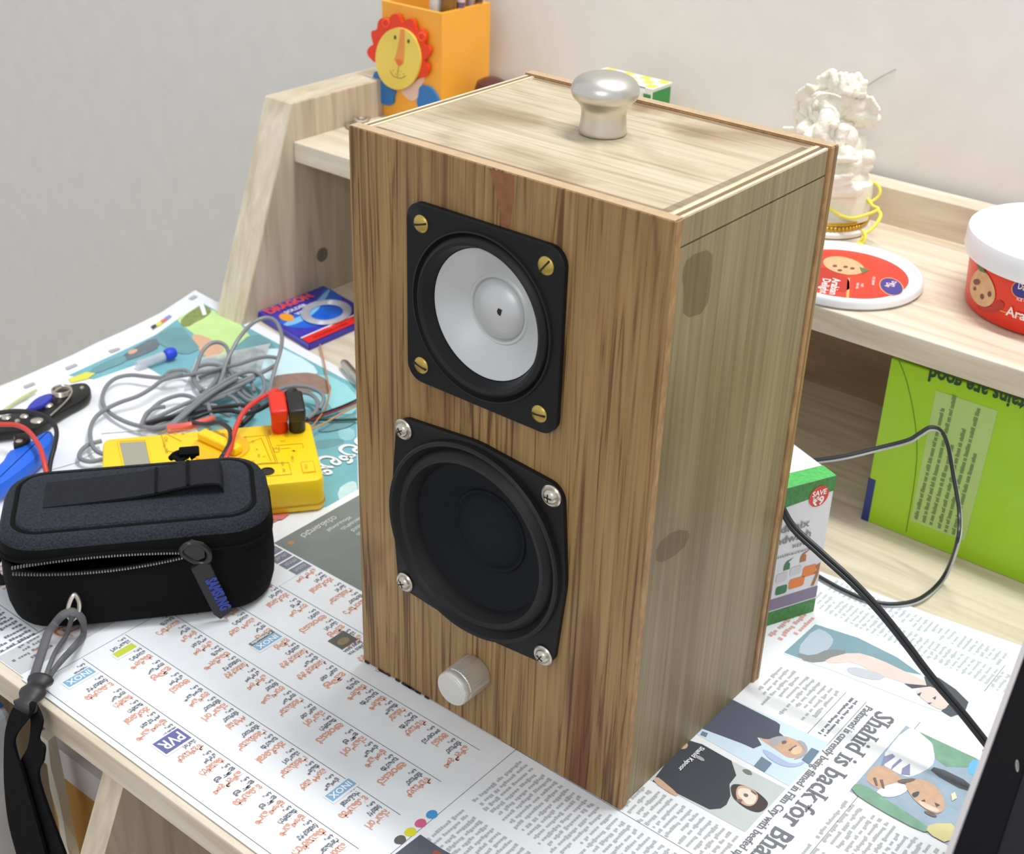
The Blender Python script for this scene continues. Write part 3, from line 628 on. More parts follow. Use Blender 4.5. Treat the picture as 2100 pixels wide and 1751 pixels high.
# upper driver
dx, dz = 0.0808, 0.2325
def ring_plate(bm, outer, hole_r, h, M, mi=0, hz=None):
    n = len(outer)
    angs = [math.atan2(p[1], p[0]) for p in outer]
    inner = [(hole_r * cos(a), hole_r * sin(a)) for a in angs]
    o0 = [M @ Vector((p[0], p[1], 0)) for p in outer]; o1 = [M @ Vector((p[0], p[1], h - 0.0005)) for p in outer]
    o2 = [M @ Vector((p[0] * 0.988, p[1] * 0.988, h)) for p in outer]
    i1 = [M @ Vector((p[0], p[1], h)) for p in inner]; i0 = [M @ Vector((p[0], p[1], -0.004)) for p in inner]
    loft(bm, [o0, o1, o2, i1, i0], False, False, mi)
def dense_rrect(w_, r, n=64):
    base = rrect(w_, w_, r, 8); out = []
    N = len(base)
    for i in range(N):
        a, c = base[i], base[(i + 1) % N]; L = math.dist(a, c); k = max(1, int(L / (w_ / 14)))
        for j in range(k): out.append((a[0] + (c[0] - a[0]) * j / k, a[1] + (c[1] - a[1]) * j / k))
    return out
dr = obj('tweeter_frame', (lambda b: (ring_plate(b, dense_rrect(0.0870, 0.0085), 0.0392, 0.0030, FM(dx, dz)), b)[1])(B()), M_blk, sp, True)
b = B(); lathe(b, [(0.0396, 0.0026), (0.0392, 0.0040), (0.0384, 0.0042), (0.0378, 0.0024), (0.0372, 0.0020), (0.0362, 0.0040), (0.0345, 0.0052), (0.0328, 0.0044), (0.0316, 0.0014), (0.0308, -0.0004), (0.0302, -0.0030)], 96, FM(dx, dz), 0, False, False)
obj('surround', b, M_rub, dr, True)
b = B(); lathe(b, [(0.0303, -0.0012), (0.0296, -0.0014), (0.0220, -0.0066), (0.0166, -0.0098)], 96, FM(dx, dz), 0, False, False); obj('cone', b, M_silver, dr, True)
b = B(); prof = [(0.0167, -0.0098), (0.0160, -0.0090), (0.0150, -0.0092), (0.0142, -0.0104)] + [(0.0142 * cos(a), -0.0108 + 0.0066 * sin(a)) for a in [radians(x) for x in range(8, 90, 9)]] + [(0.0004, -0.0042)]
lathe(b, prof, 96, FM(dx, dz), 0, False, True); obj('dust_cap', b, M_silver, dr, True)
b = B(); prism(b, [(-0.0010, -0.0006), (0.0008, -0.0013), (0.0013, 0.0010), (-0.0002, 0.0013)], 0.0002, FM(dx + 0.0040, dz + 0.0018, 0.0047) @ Matrix.Scale(1.3, 4)); obj('dent', b, M_slot, dr)
for i, (sx, sz) in enumerate(((-1, 1), (1, 1), (1, -1), (-1, -1))):
    b = B(); M = FM(dx + sx * 0.0344, dz + sz * 0.0344, -0.0028)
    lathe(b, [(0.0041, 0), (0.0041, 0.0006), (0.0036, 0.0012), (0.0018, 0.0016), (0, 0.0017)], 24, M); sc_ = obj('brass_screw', b, M_brass, dr, True)
    b = B(); a = (0.3, 0.9, 0.1, -0.2)[i]; box(b, (-0.0038, -0.0004, 0.0011), (0.0038, 0.0004, 0.0018), 0, 0, M=M @ Matrix.Rotation(a, 4, 'Z')); obj('slot', b, M_slot, sc_)
# lower driver
ex, ez = 0.0796, 0.1156
def basket(n=180):
    pts = sorted(set([(round(x, 6), round(y, 6)) for x, y in rrect(0.1012, 0.1012, 0.0095, 10) + circ(0.0541, 96)]))
    def half(P):
        h = []
        for p in P:
            while len(h) > 1 and (h[-1][0] - h[-2][0]) * (p[1] - h[-2][1]) - (h[-1][1] - h[-2][1]) * (p[0] - h[-2][0]) <= 0: h.pop()
            h.append(p)
        return h
    hull = half(pts)[:-1] + half(pts[::-1])[:-1]; out = []; N = len(hull)
    for i in range(N):
        a, c = hull[i], hull[(i + 1) % N]; k = max(1, int(math.dist(a, c) / 0.003))
        for j in range(k): out.append((a[0] + (c[0] - a[0]) * j / k, a[1] + (c[1] - a[1]) * j / k))
    return out
wf = obj('woofer_frame', (lambda b: (ring_plate(b, basket(), 0.0500, 0.0030, FM(ex, ez)), b)[1])(B()), M_blk, sp, True)
b = B(); lathe(b, [(0.0526, 0.0024), (0.0524, 0.0060), (0.0516, 0.0068), (0.0502, 0.0064), (0.0490, 0.0044), (0.0478, 0.0034), (0.0464, 0.0052), (0.0444, 0.0068), (0.0420, 0.0062), (0.0402, 0.0030), (0.0392, 0.0010), (0.0386, -0.0010)], 112, FM(ex, ez), 0, False, False)
obj('surround', b, M_rub, wf, True)
b = B(); lathe(b, [(0.0388, -0.0008), (0.0376, -0.0010), (0.0300, -0.0052), (0.0216, -0.0096)], 96, FM(ex, ez), 0, False, False); obj('cone', b, M_cone, wf, True)
b = B(); lathe(b, [(0.0222, -0.0094), (0.0216, -0.0084), (0.0206, -0.0088)] + [(0.0204 * cos(a), -0.0098 + 0.0052 * sin(a)) for a in [radians(x) for x in range(10, 90, 10)]] + [(0.0002, -0.0046)], 96, FM(ex, ez), 0, False, True); obj('dust_cap', b, M_cone, wf, True)
for i, (sx, sz) in enumerate(((-1, 1), (1, 1), (1, -1), (-1, -1))):
    M = FM(ex + sx * 0.0446, ez + sz * 0.0446, -0.0030)
    b = B(); lathe(b, [(0.0052, 0), (0.0054, 0.0008), (0.0048, 0.0014), (0.0038, 0.0012), (0.0036, 0.0018), (0.0030, 0.0028), (0.0016, 0.0034), (0, 0.0035)], 28, M); s_ = obj('washer_screw', b, M_steel, wf, True)
    b = B()
    for r_ in (0, pi / 2): box(b, (-0.0019, -0.0003, 0.0030), (0.0019, 0.0003, 0.0036), M=M @ Matrix.Rotation(r_ + 0.6 + i, 4, 'Z'))
    obj('cross_slot', b, M_slot, s_)
# volume knob
b = B(); kx, kz = 0.0806, 0.0362; M = FM(kx, kz)
N = 72; rings = []
for r_, z_ in ((0.0088, 0), (0.0094, 0.0008), (0.0094, 0.0150), (0.0090, 0.0154), (0.0094, 0.0158), (0.0094, 0.0186), (0.0088, 0.0194)):
    rr_ = []
    for k in range(N):
        a = 2 * pi * k / N; kn = 0.00018 * (1 if k % 2 else -1) if 0.0005 < z_ < 0.0151 else 0
        if k % 24 in (0,) and 0.0005 < z_ < 0.0151: kn = -0.0007
        rr_.append(M @ Vector(((r_ + kn) * cos(a), (r_ + kn) * sin(a), z_)))
    rings.append(rr_)
loft(b, rings); kb = obj('volume_knob', b, M_alu, sp, True)
b = B(); lathe(b, [(0.0076, 0.0193), (0.0074, 0.0196), (0, 0.0196)], 40, M, 0, False, True); obj('knob_face', b, M_alu, kb, True)
# lid knob
b = B(); M = Matrix.Translation((0.0858, 0.0736, H - 0.0008))
pr = [(0.0104, 0), (0.0108, 0.0006), (0.0106, 0.0030), (0.0103, 0.0060), (0.0101, 0.0090), (0.0106, 0.0118), (0.0124, 0.0142), (0.0142, 0.0160), (0.0151, 0.0182), (0.0150, 0.0204), (0.0140, 0.0226), (0.0118, 0.0246), (0.0086, 0.0259), (0.0046, 0.0266), (0, 0.0268)]
ps = smooth_path([(r_, z_, 0) for r_, z_ in pr], 3); lathe(b, [(p.x, p.y) for p in ps], 64, M); obj('lid_knob', b, M_brush, sp, True)
# dark lint at foot of front panel
b = B(); rnd = random.Random(3)
for k in range(16):
    x = 0.001 + rnd.random() * 0.045; box(b, (x, -0.0008, 0), (x + 0.0028, -0.0001, 0.0004 + rnd.random() * 0.0008))
obj('foot_padding', b, mat('dark_felt', (58, 44, 50), 0.95), sp)

# ---------------------------------------------------------------- things on the hutch shelf
def atp(px, py, P0, Nn):
    """sight line through a pixel met with the plane through P0 with normal Nn"""
    a, b_ = (px - 1050) / FPX, (py - 875.5) / FPX
    d = Vector([R3[0][i] * a + R3[1][i] * b_ + R3[2][i] for i in range(3)]); Nn = Vector(Nn)
    return CAM + d * ((Vector(P0) - CAM).dot(Nn) / d.dot(Nn))
# pen holder
ph = thing('pen_holder', 'orange wooden pen holder with a yellow lion face and red mane on its front', 'pen holder', (-0.342, 0.443, ZS))
HX0, HX1, HY0, HY1, HZ = -0.3765, -0.3105, 0.4125, 0.4725, 0.2341
M_or = mat('orange_paint', (246, 172, 56), 0.45)
b = B(); o_ = [(HX0, HY0), (HX1, HY0), (HX1, HY1), (HX0, HY1)]; i_ = [(HX0 + .004, HY0 + .004), (HX1 - .004, HY0 + .004), (HX1 - .004, HY1 - .004), (HX0 + .004, HY1 - .004)]
loft(b, [[Vector((x, y, z)) for x, y in p] for p, z in ((o_, ZS), (o_, HZ), (i_, HZ), (i_, ZS + .006))], True, True)
obj('holder_box', b, M_or, ph)
def trz(z0, pts, sc_, ox=740, oy=0): return [(ox + x * sc_, oy + y * sc_) for x, y in pts]
def relief(name, pts, y0, th, m, parent, k=1):
    pts = trz(0, pts, 0.15238); pts = chaikin(pts, k) if k else pts
    b = B(); p3 = [at(x, y, 1, y0) for x, y in pts]
    prism(b, [(p.x, p.z) for p in p3], th, frame((0, y0, 0), (1, 0, 0), (0, 0, 1))); return obj(name, b, m, parent)
M_red = mat('mane_red', (232, 62, 24), 0.4); M_yel = mat('face_yellow', (236, 208, 92), 0.45)
relief('sleeve', [(220, 930), (180, 1050), (175, 1200), (260, 1320), (330, 1400), (420, 1415), (470, 1370), (460, 1290), (500, 1230), (400, 1180), (280, 1040)], HY0, 0.0025, mat('sleeve_blue', (44, 116, 184), 0.45), ph)
relief('sleeve', [(810, 1160), (870, 1140), (960, 1170), (1030, 1260), (1075, 1350), (1060, 1460), (980, 1500), (850, 1490), (770, 1400), (800, 1280)], HY0, 0.0025, bpy.data.materials['sleeve_blue'], ph)
relief('bib', [(760, 1080), (850, 1030), (850, 1140), (800, 1200), (800, 1290), (740, 1360), (650, 1330), (570, 1240), (560, 1200), (680, 1150)], HY0, 0.0020, mat('bib_pink', (228, 196, 180), 0.5), ph)
mane = relief('mane', [(215, 830), (180, 800), (120, 735), (115, 665), (165, 605), (205, 600), (172, 490), (172, 405), (235, 400), (250, 380), (262, 285), (300, 238), (350, 238), (385, 280), (405, 290), (430, 205), (490, 172), (550, 205), (580, 290), (600, 300), (645, 255), (705, 238), (755, 290), (770, 400), (790, 400), (835, 382), (890, 420), (908, 500), (880, 590), (890, 612), (940, 610), (968, 670), (940, 745), (880, 800), (890, 825), (930, 850), (945, 930), (910, 1015), (850, 1045), (790, 1025)], HY0 - 0.0020, 0.0030, M_red, ph)
for cx, cy in ((340, 312), (822, 492)):
    b = B(); tube(b, [at(740 + (cx + 42 * cos(a)) * .15238, (cy + 52 * sin(a)) * .15238, 1, HY0 - 0.0051) for a in [2 * pi * k / 12 for k in range(12)]], 0.0009, 6, closed=True, n=3); obj('ear', b, mat('ear_red', (250, 84, 44), 0.4), mane)
face = relief('face', [(520 + 300 * cos(2 * pi * k / 40), 785 + 415 * sin(2 * pi * k / 40)) for k in range(40)], HY0 - 0.0050, 0.0022, M_yel, ph, 0)
relief('nose', [(535, 390), (590, 390), (592, 620), (578, 850), (510, 900), (450, 800), (480, 720), (512, 560)], HY0 - 0.0072, 0.0002, mat('nose_orange', (232, 150, 70), 0.5), face, 0)
relief('nose_tip', [(458, 800), (520, 790), (578, 842), (510, 905)], HY0 - 0.0074, 0.0002, mat('nose_tip_orange', (226, 112, 52), 0.5), face, 1)
for cx, cy in ((462, 503), (642, 555)): relief('eye', [(cx + 17 * cos(2 * pi * k / 12), cy + 28 * sin(2 * pi * k / 12)) for k in range(12)], HY0 - 0.0072, 0.0003, mat('eye_dark', (86, 76, 20), 0.5), face, 0)
b = B(); zz = lambda x, y: at(740 + x * .15238, y * .15238, 1, HY0 - 0.0073)
tube(b, [zz(395, 950), zz(430, 1015), zz(490, 1045), zz(550, 1050), zz(602, 1018)], 0.00028, 5); tube(b, [zz(508, 900), zz(500, 960), zz(490, 1030)], 0.00025, 5)
for p in ((430, 945), (465, 990), (532, 960), (522, 1010), (570, 992)): tube(b, [zz(*p), zz(p[0] + 8, p[1] + 3)], 0.0003, 5)
obj('mouth', b, mat('mouth_line', (120, 96, 40), 0.5), face)
def pen(name, label, base, top, r, m, mtip=None, grp=None):
    t = thing(name, label, 'pen', base, grp); b = B(); A, Z_ = Vector(base), Vector(top); ax = (Z_ - A)
    L = ax.length; M = Matrix.Translation(A) @ ax.to_track_quat('Z', 'Y').to_matrix().to_4x4()
    lathe(b, [(r * .8, 0), (r, 0.002), (r, L * .86)], 20, M); obj('barrel', b, m, t, True)
    b = B(); lathe(b, [(r * 1.08, L * .8), (r * 1.08, L * .97), (r * .7, L)], 20, M); obj('cap', b, mtip or m, t, True)
ZI = ZS + 0.0065
pen('marker', 'white marker standing in the orange pen holder', (-0.335, 0.428, ZI), (-0.3315, 0.432, 0.268), 0.0062, mat('marker_white', (224, 218, 210), 0.4))
pen('pen', 'brown pen standing beside the white marker in the orange holder', (-0.324, 0.425, ZI), (-0.3200, 0.434, 0.270), 0.0058, mat('pen_brown', (134, 94, 34), 0.35), mat('pen_grey', (120, 108, 112), 0.35))
pen('pen', 'dark violet pen standing at the right of the orange holder', (-0.3175, 0.436, ZI), (-0.3150, 0.442, 0.262), 0.0034, mat('pen_violet', (108, 84, 110), 0.3), mat('pen_pale', (206, 188, 196), 0.3))
pen('pen', 'clear pen with a pale tip behind the violet one in the orange holder', (-0.322, 0.452, ZI), (-0.3165, 0.456, 0.262), 0.0034, mat('pen_smoke', (150, 138, 140), 0.2), mat('pen_cream', (230, 214, 190), 0.3))
pen('pen', 'ochre pencil near the right corner of the orange pen holder', (-0.318, 0.462, ZI), (-0.3145, 0.4635, 0.258), 0.0030, mat('pencil_ochre', (170, 130, 60), 0.4), mat('pencil_dark', (90, 66, 50), 0.4))
# maroon ball
p = at(1006, 186, 1, 0.452)
b = B(); bmesh.ops.create_uvsphere(b, u_segments=32, v_segments=20, radius=0.0135, matrix=Matrix.Translation((p.x + 0.004, 0.452, ZS + 0.0135)) @ Matrix.Diagonal((1, 1, 1, 1)))
# chrome ring
cr = thing('key_ring', 'small chrome ring on the shelf behind the upper left corner of the speaker', 'ring', (-0.3665, 0.372, ZS))
b.free()
mz = at(1003, 163, 1, 0.44).z
b = B(); lathe(b, [(0.0, 0), (0.013, 0), (0.014, 0.004), (0.014, (mz - ZS) * .8), (0.012, (mz - ZS) * .93), (0.006, mz - ZS), (0, mz - ZS)], 32, Matrix.Translation((at(1008, 180, 1, 0.445).x, 0.445, ZS)))
tag(obj('jar_cap', b, mat('maroon_plastic', (88, 44, 44), 0.3), None, True), 'dark maroon rounded pot half hidden behind the speaker lid beside the orange holder', 'pot')
b = B(); tube(b, [(-0.3665 + 0.0085 * cos(a), 0.372 + 0.0085 * sin(a), ZS + 0.0022) for a in [2 * pi * k / 20 for k in range(20)]], 0.0021, 10, closed=True, n=3); obj('ring_body', b, M_steel, cr, True)
b = B(); tube(b, [(-0.3665 + 0.006 * cos(a), 0.376 + 0.006 * sin(a), ZS + 0.0062 + .001 * sin(2 * a)) for a in [2 * pi * k / 20 for k in range(20)]], 0.0014, 8, closed=True, n=3); obj('small_link', b, M_steel, cr, True)
# chequered box
zt = at(1338, 182, 1, 0.445).z; xr_ = at(1338, 182, 1, 0.445).x
cb = thing('chequered_box', 'small yellow and white chequered box with green sides behind the steel lid knob', 'box', (xr_ - 0.03, 0.455, ZS))
b = B(); box(b, (xr_ - 0.060, 0.445, ZS), (xr_, 0.471, zt - 0.0012), 0, 0.0006); obj('box_body', b, mat('white_card_side', (232, 234, 226), 0.5), cb)
b = B(); box(b, (xr_ - 0.0075, 0.4446, ZS + .002), (xr_ - 0.0008, 0.4450, zt - 0.0050)); box(b, (xr_, 0.4458, ZS + .002), (xr_ + .0003, 0.4702, zt - 0.0030)); obj('green_side', b, mat('green_card', (54, 138, 66), 0.5), cb)
b = B(); box(b, (xr_ - 0.0605, 0.4445, zt - 0.0012), (xr_ + 0.0005, 0.4715, zt), 0, 0.0003); box(b, (xr_ - 0.0605, 0.4445, zt - 0.0045), (xr_ - .006, 0.4452, zt), 0); lo_ = obj('box_lid', b, mat('white_card', (240, 240, 232), 0.5), cb)
b = B()
for i in range(7):
    for j in range(3):
        if (i + j) % 2 == 0: x = xr_ - 0.058 + i * 0.0083; y = 0.4462 + j * 0.0083; box(b, (x, y, zt), (x + 0.0078, y + 0.0078, zt + 0.0002))
obj('yellow_squares', b, mat('yellow_squares', (250, 222, 70), 0.5), lo_)

# statue
st = thing('marble_statuette', 'carved white marble deity statuette wrapped at its foot with yellow thread', 'statuette', (0.03, 0.44, ZS))
from mathutils import noise as mn
def S(zx, zy, y=0.44): return at(1600 + zx * .2285, 120 + zy * .2285, 1, y)
b = B(); KR = 8.1e-5
def blob(zx, zy, r, y=0.44, sc3=(1, 1, 1)):
    p = S(zx, zy, y); bmesh.ops.create_icosphere(b, subdivisions=3, radius=r * KR, matrix=Matrix.Translation(p) @ Matrix.Diagonal((*sc3, 1)))
def cap_(z0, z1, r, y0=0.44, y1=0.44, r1=None):
    n_ = 9
    for k in range(n_ + 1):
        t = k / n_; blob(z0[0] + (z1[0] - z0[0]) * t, z0[1] + (z1[1] - z0[1]) * t, r + ((r1 or r) - r) * t, y0 + (y1 - y0) * t)
blob(600, 1090, 190, .442, (1, .8, .95)); blob(520, 950, 150, .44); blob(640, 930, 130, .44); blob(600, 780, 135, .442); blob(590, 700, 105, .436); blob(690, 760, 90, .445)
blob(470, 440, 125, .438); blob(440, 520, 90, .428); cap_((420, 560), (360, 660), 72, .424, .42, 62); cap_((360, 660), (420, 760), 62, .42, .422, 50)
blob(560, 330, 120, .44); blob(540, 240, 100, .44); cap_((520, 300), (460, 120), 34, .432, .432, 26); cap_((560, 290), (540, 140), 34, .43, .43, 22); cap_((620, 300), (590, 145), 34, .433, .433, 22); cap_((680, 320), (640, 160), 34, .436, .436, 26); cap_((730, 310), (700, 165), 46, .44, .44, 38); cap_((735, 260), (765, 210), 40, .44, .44, 24)
cap_((400, 170), (470, 130), 40, .44, .44); cap_((350, 190), (420, 200), 36, .44, .44); cap_((400, 240), (330, 260), 40, .44, .44)
cap_((640, 470), (820, 540), 95, .445, .445, 60); blob(700, 420, 95, .445); blob(760, 400, 70, .446); blob(720, 560, 60, .445)
for q in ((820, 355), (838, 385), (858, 410), (878, 438), (888, 465)): cap_((q[0] - 50, q[1] + 25), q, 30, .445, .44, 17)
blob(860, 540, 42, .445); blob(800, 590, 45, .445)
cap_((300, 420), (200, 320), 50, .435, .432, 36)
for q in ((150, 320), (172, 300), (195, 280), (220, 262), (248, 240), (268, 250)): cap_((q[0] + 30, q[1] + 40), q, 30, .434, .43, 17)
cap_((160, 350), (140, 480), 28, .437, .437); cap_((140, 480), (150, 640), 24, .437, .437, 14); cap_((200, 360), (240, 500), 24, .433, .433); cap_((170, 520), (230, 560), 34, .436, .436)
tube(b, [S(300 + 90 * cos(a) + 60, 430 + 130 * sin(a) + 10, .428) for a in [radians(x) for x in range(100, 300, 18)]], 0.0016, 8)
tube(b, [S(430 + 150 * cos(a), 430 + 115 * sin(a), .425) for a in [radians(x) for x in range(200, 330, 15)]], 0.0009, 8)
cap_((250, 600), (190, 640), 62, .43, .425, 50); cap_((330, 640), (260, 700), 60, .425, .42); blob(500, 575, 34, .422); blob(485, 600, 30, .42)
for k in range(6): cap_((40 + k * 14, 625), (45 + k * 14, 680), 17, .428, .43)
blob(110, 690, 50, .432); cap_((560, 640), (520, 780), 60, .428, .425, 45); blob(600, 860, 75, .425); cap_((520, 905), (670, 905), 30, .42, .42)
blob(780, 890, 72, .442); blob(770, 960, 62, .442); cap_((500, 1070), (640, 1050), 40, .42, .42, 26); cap_((490, 1130), (630, 1110), 40, .42, .42, 22); cap_((470, 1190), (680, 1180), 60, .424, .424)
me0 = bpy.data.meshes.new('s'); b.to_mesh(me0); b.free()
so = bpy.data.objects.new('s', me0); COL.objects.link(so)
md = so.modifiers.new('r', 'REMESH'); md.mode = 'VOXEL'; md.voxel_size = 0.0007
me = bpy.data.meshes.new_from_object(so.evaluated_get(bpy.context.evaluated_depsgraph_get())); bpy.data.objects.remove(so)
b = B(); b.from_mesh(me); b.normal_update()
for v in b.verts: v.co += v.normal * (mn.noise(v.co * 240) * 0.0006 + mn.noise(v.co * 700) * 0.00035)
M_mar = mat('white_marble', (240, 236, 220), 0.35, sub=0.04, var=0.06, vscale=120)
obj('figure', b, M_mar, st, True)
pc = S(600, 1300, .44)
b = B(); pb = ZS + 0.0105; pt = S(600, 1110, .44).z
hexp = [(0.0155 * cos(a) * (1 + .04 * cos(3 * a)), 0.0155 * sin(a)) for a in [2 * pi * k / 28 for k in range(28)]]
loft(b, [[Vector((pc.x + x * s_, 0.44 + y * s_, z)) for x, y in hexp] for s_, z in ((0.98, pb), (1.0, pb + .003), (1.02, pt - .004), (0.97, pt + .002), (0.8, pt + .004))]); obj('pedestal', b, M_mar, st, True)
b = B(); bx = at(1716, 470, 1, 0.44).x
lathe(b, [(0.0265, 0), (0.0300, 0.0012), (0.0305, 0.0040), (0.0290, 0.0052), (0.0268, 0.0056), (0.0262, 0.0105), (0, 0.0106)], 56, Matrix.Translation((0.0285, 0.4400, ZS))); obj('base_plate', b, mat('white_glazed_plate', (236, 232, 226), 0.25), st, True)
M_gold = mat('gold_chain', (214, 174, 62), 0.28, 0.85)
b = B()
def rim(a, r_, z): return Vector((0.0285 + r_ * cos(a), 0.44 + r_ * sin(a), z))
for k in range(64): bmesh.ops.create_icosphere(b, subdivisions=2, radius=0.00138, matrix=Matrix.Translation(rim(2 * pi * k / 64, 0.0282, ZS + 0.0078)))
for z_, r_ in ((0.0060, .0007), (0.0100, .0007), (0.0114, .0006)): tube(b, [rim(2 * pi * k / 40, 0.0276, ZS + z_) for k in range(40)], r_, 6, closed=True, n=2)
gc = obj('gold_bead_chain', b, M_gold, None, True); tag(gc, 'gold bead chain circling the foot of the white marble statuette', 'chain')
M_yth = mat('yellow_thread', (236, 226, 90), 0.75, bump=0.3, bscale=1500)
b = B()
tube(b, [S(805, 1105, .448), S(870, 1130, .446), S(897, 1190, .444), S(870, 1250, .442), S(800, 1290, .438), S(790, 1265, .436), S(830, 1320, .434), S(880, 1352, .432), S(780, 1400, .426), S(650, 1432, .420), S(550, 1410, .4195), S(450, 1350, .4195), S(380, 1330, .4215)], 0.0011, 8)
tube(b, [S(870, 1352, .432), S(902, 1400, .430), S(880, 1460, .424), S(820, 1530, .418), S(755, 1572, .411), S(742, 1610, .4085), S(700, 1660, .4075)], 0.0012, 8)
tube(b, [S(735, 1540, .4095), S(760, 1575, .409), S(762, 1620, .4075), S(742, 1665, .4065)], 0.0010, 8)
tube(b, [S(660, 1668, .4075), S(700, 1655, .407), S(752, 1668, .4065)], 0.0015, 8, flat=0.5)
tag(obj('yellow_thread', b, M_yth, None, True), 'yellow knotted thread looped around the base of the white statuette', 'thread')

# loose tub lid
M_tw = mat('white_tub_plastic', (240, 242, 246), 0.28, sub=0.05)
LX, LY, LR = 0.0845, 0.3580, 0.0500
tl_ = thing('tub_lid', 'round white tub lid with a red printed label lying flat on the shelf', 'lid', (LX, LY, ZS))
b = B(); M = Matrix.Translation((LX, LY, ZS))
lathe(b, [(0.046, 0), (LR - .0015, 0.0004), (LR, 0.0020), (LR, 0.0052), (LR - .0006, 0.0068), (LR - .0020, 0.0078), (LR - .0034, 0.0074), (LR - .0044, 0.0056), (LR - .0062, 0.0050), (LR - .0080, 0.0046), (0, 0.0046)], 96, M); obj('lid_disc', b, M_tw, tl_, True)
zl = ZS + 0.0048
M_tr = mat('label_red', (228, 52, 30), 0.35); M_lc = mat('icecream_tan', (222, 178, 132), 0.5, var=0.2, vscale=250); M_ld = mat('icecream_spots', (120, 70, 70), 0.5); M_lp = mat('logo_violet', (64, 52, 138), 0.4); M_lg = mat('label_gold', (236, 168, 92), 0.4); M_lw = mat('label_lettering', (250, 226, 222), 0.5); M_ldk = mat('label_maroon', (186, 44, 32), 0.45); M_leaf = mat('label_green', (96, 122, 72), 0.5)
def lp(px, py, dz=0.0): q = at(px, py, 2, zl); return Vector((q.x, q.y, zl + dz))
b = B(); flat_poly(b, [Vector((LX + x, LY + y, zl)) for x, y in circ(LR - .0095, 64)]); lb = obj('label', b, M_tr, tl_, recalc=False)
b = B()
flat_poly(b, [lp(*q, .0001) for q in chaikin([(1670, 560), (1680, 545), (1720, 560), (1742, 570), (1742, 600), (1700, 595), (1640, 590)], 1)], 2)
flat_poly(b, [lp(*q, .0001) for q in ((1738, 570), (1743, 570), (1741, 612), (1735, 611))], 4)
flat_poly(b, [lp(1730 + 42 * cos(a) + 3 * sin(a), 545 + 18 * sin(a) + 6 * cos(a), .0002) for a in [2 * pi * k / 32 for k in range(32)]], 0)
for q in ((1712, 546), (1734, 548), (1722, 555), (1748, 551)): flat_poly(b, [lp(q[0] + 5 * cos(a), q[1] + 2.5 * sin(a), .0003) for a in [2 * pi * k / 10 for k in range(10)]], 1)
flat_poly(b, [lp(*q, .0003) for q in ((1762, 548), (1784, 554), (1768, 562))], 5)
flat_poly(b, [lp(1826 + 25 * cos(a) + 2, 588 + 18 * sin(a) + 5 * cos(a), .0001) for a in [2 * pi * k / 32 for k in range(32)]], 4)
flat_poly(b, [lp(1826 + 23 * cos(a) + 2, 588 + 16.5 * sin(a) + 5 * cos(a), .0002) for a in [2 * pi * k / 32 for k in range(32)]], 3)
obj('label_picture', b, [M_lc, M_ld, M_ldk, M_lp, M_lg, M_leaf], lb, recalc=False)
b = B(); rd = (lp(1716, 620) - lp(1726, 572)).normalized(); up_ = Vector((-rd.y, rd.x, 0)); 
for s_, q, sz, wd in (('Arabian', (1708, 571), .0072, .027), ('Delight', (1688, 571), .0072, .025), ('Dairy', (1829, 577), .0042, .0095), ('Day', (1818, 580), .0042, .0075), ('ICE CREAM', (1790, 568), .0022, .014), ('NET', (1766, 582), .0022, .006), ('100% VEG', (1757, 580), .0022, .010)):
    text(b, s_, frame(lp(*q, .0003), rd, up_), sz, 0, 0.02, width=wd)
obj('label_lettering', b, M_lw, lb, recalc=False)

# ice cream tub
TX, TY = 0.2027, 0.4046
tb = thing('ice_cream_tub', 'red ice cream tub with a white lid standing at the right end of the shelf', 'tub', (TX, TY, ZS))
M = Matrix.Translation((TX, TY, ZS)); TR0, TR1, TH = 0.0517, 0.0542, 0.0374
b = B(); lathe(b, [(0.047, 0), (0.0505, 0.0012), (TR0, 0.003), (TR1, TH)], 96, M); bd = obj('tub_body', b, M_tr, tb, True)
b = B(); lathe(b, [(0.0540, TH - .004), (0.0575, TH - .003), (0.0583, TH), (0.0581, TH + .009), (0.0575, TH + .0115), (0.0555, TH + .0125), (0.0538, TH + .0118), (0.0525, TH + .0095), (0.0500, TH + .0088), (0, TH + .0088)], 96, M); obj('tub_lid', b, M_tw, tb, True)
def onc(px, py, dr):
    """sight line met with the tub wall"""
    a, b_ = (px - 1050) / FPX, (py - 875.5) / FPX
    d = Vector([R3[0][i] * a + R3[1][i] * b_ + R3[2][i] for i in range(3)]); r_ = TR0 + 0.0012 + dr
    ox, oy = CAM.x - TX, CAM.y - TY; A_ = d.x ** 2 + d.y ** 2; B_ = 2 * (ox * d.x + oy * d.y); C_ = ox * ox + oy * oy - r_ * r_
    t = (-B_ - math.sqrt(max(B_ * B_ - 4 * A_ * C_, 0))) / (2 * A_); q = CAM + d * t
    rr_ = TR0 + (q.z - ZS) / TH * (TR1 - TR0) + dr; v_ = Vector((q.x - TX, q.y - TY, 0)).normalized() * rr_
    return Vector((TX + v_.x, TY + v_.y, q.z))
b = B()
def dpoly(pts, mi, dr): flat_poly(b, [onc(x, y, dr) for x, y in pts], mi)
dpoly(chaikin([(1992, 570), (2010, 548), (2028, 560), (2042, 592), (2040, 618), (2020, 632), (1998, 622), (1986, 598)], 2), 0, .0004)
for q, rx, ry in (((2003, 578), 7, 6), ((2013, 608), 4, 6), ((2029, 603), 4, 6), ((1998, 592), 3, 4)): dpoly([(q[0] + rx * cos(a), q[1] + ry * sin(a)) for a in [2 * pi * k / 12 for k in range(12)]], 1, .0006)
dpoly(chaikin([(1996, 624), (2030, 632), (2048, 612), (2062, 626), (2044, 642), (2010, 640)], 1), 2, .0003)
dpoly([(2006, 545), (2012, 532), (2018, 546), (2024, 560), (2012, 556)], 5, .0006)
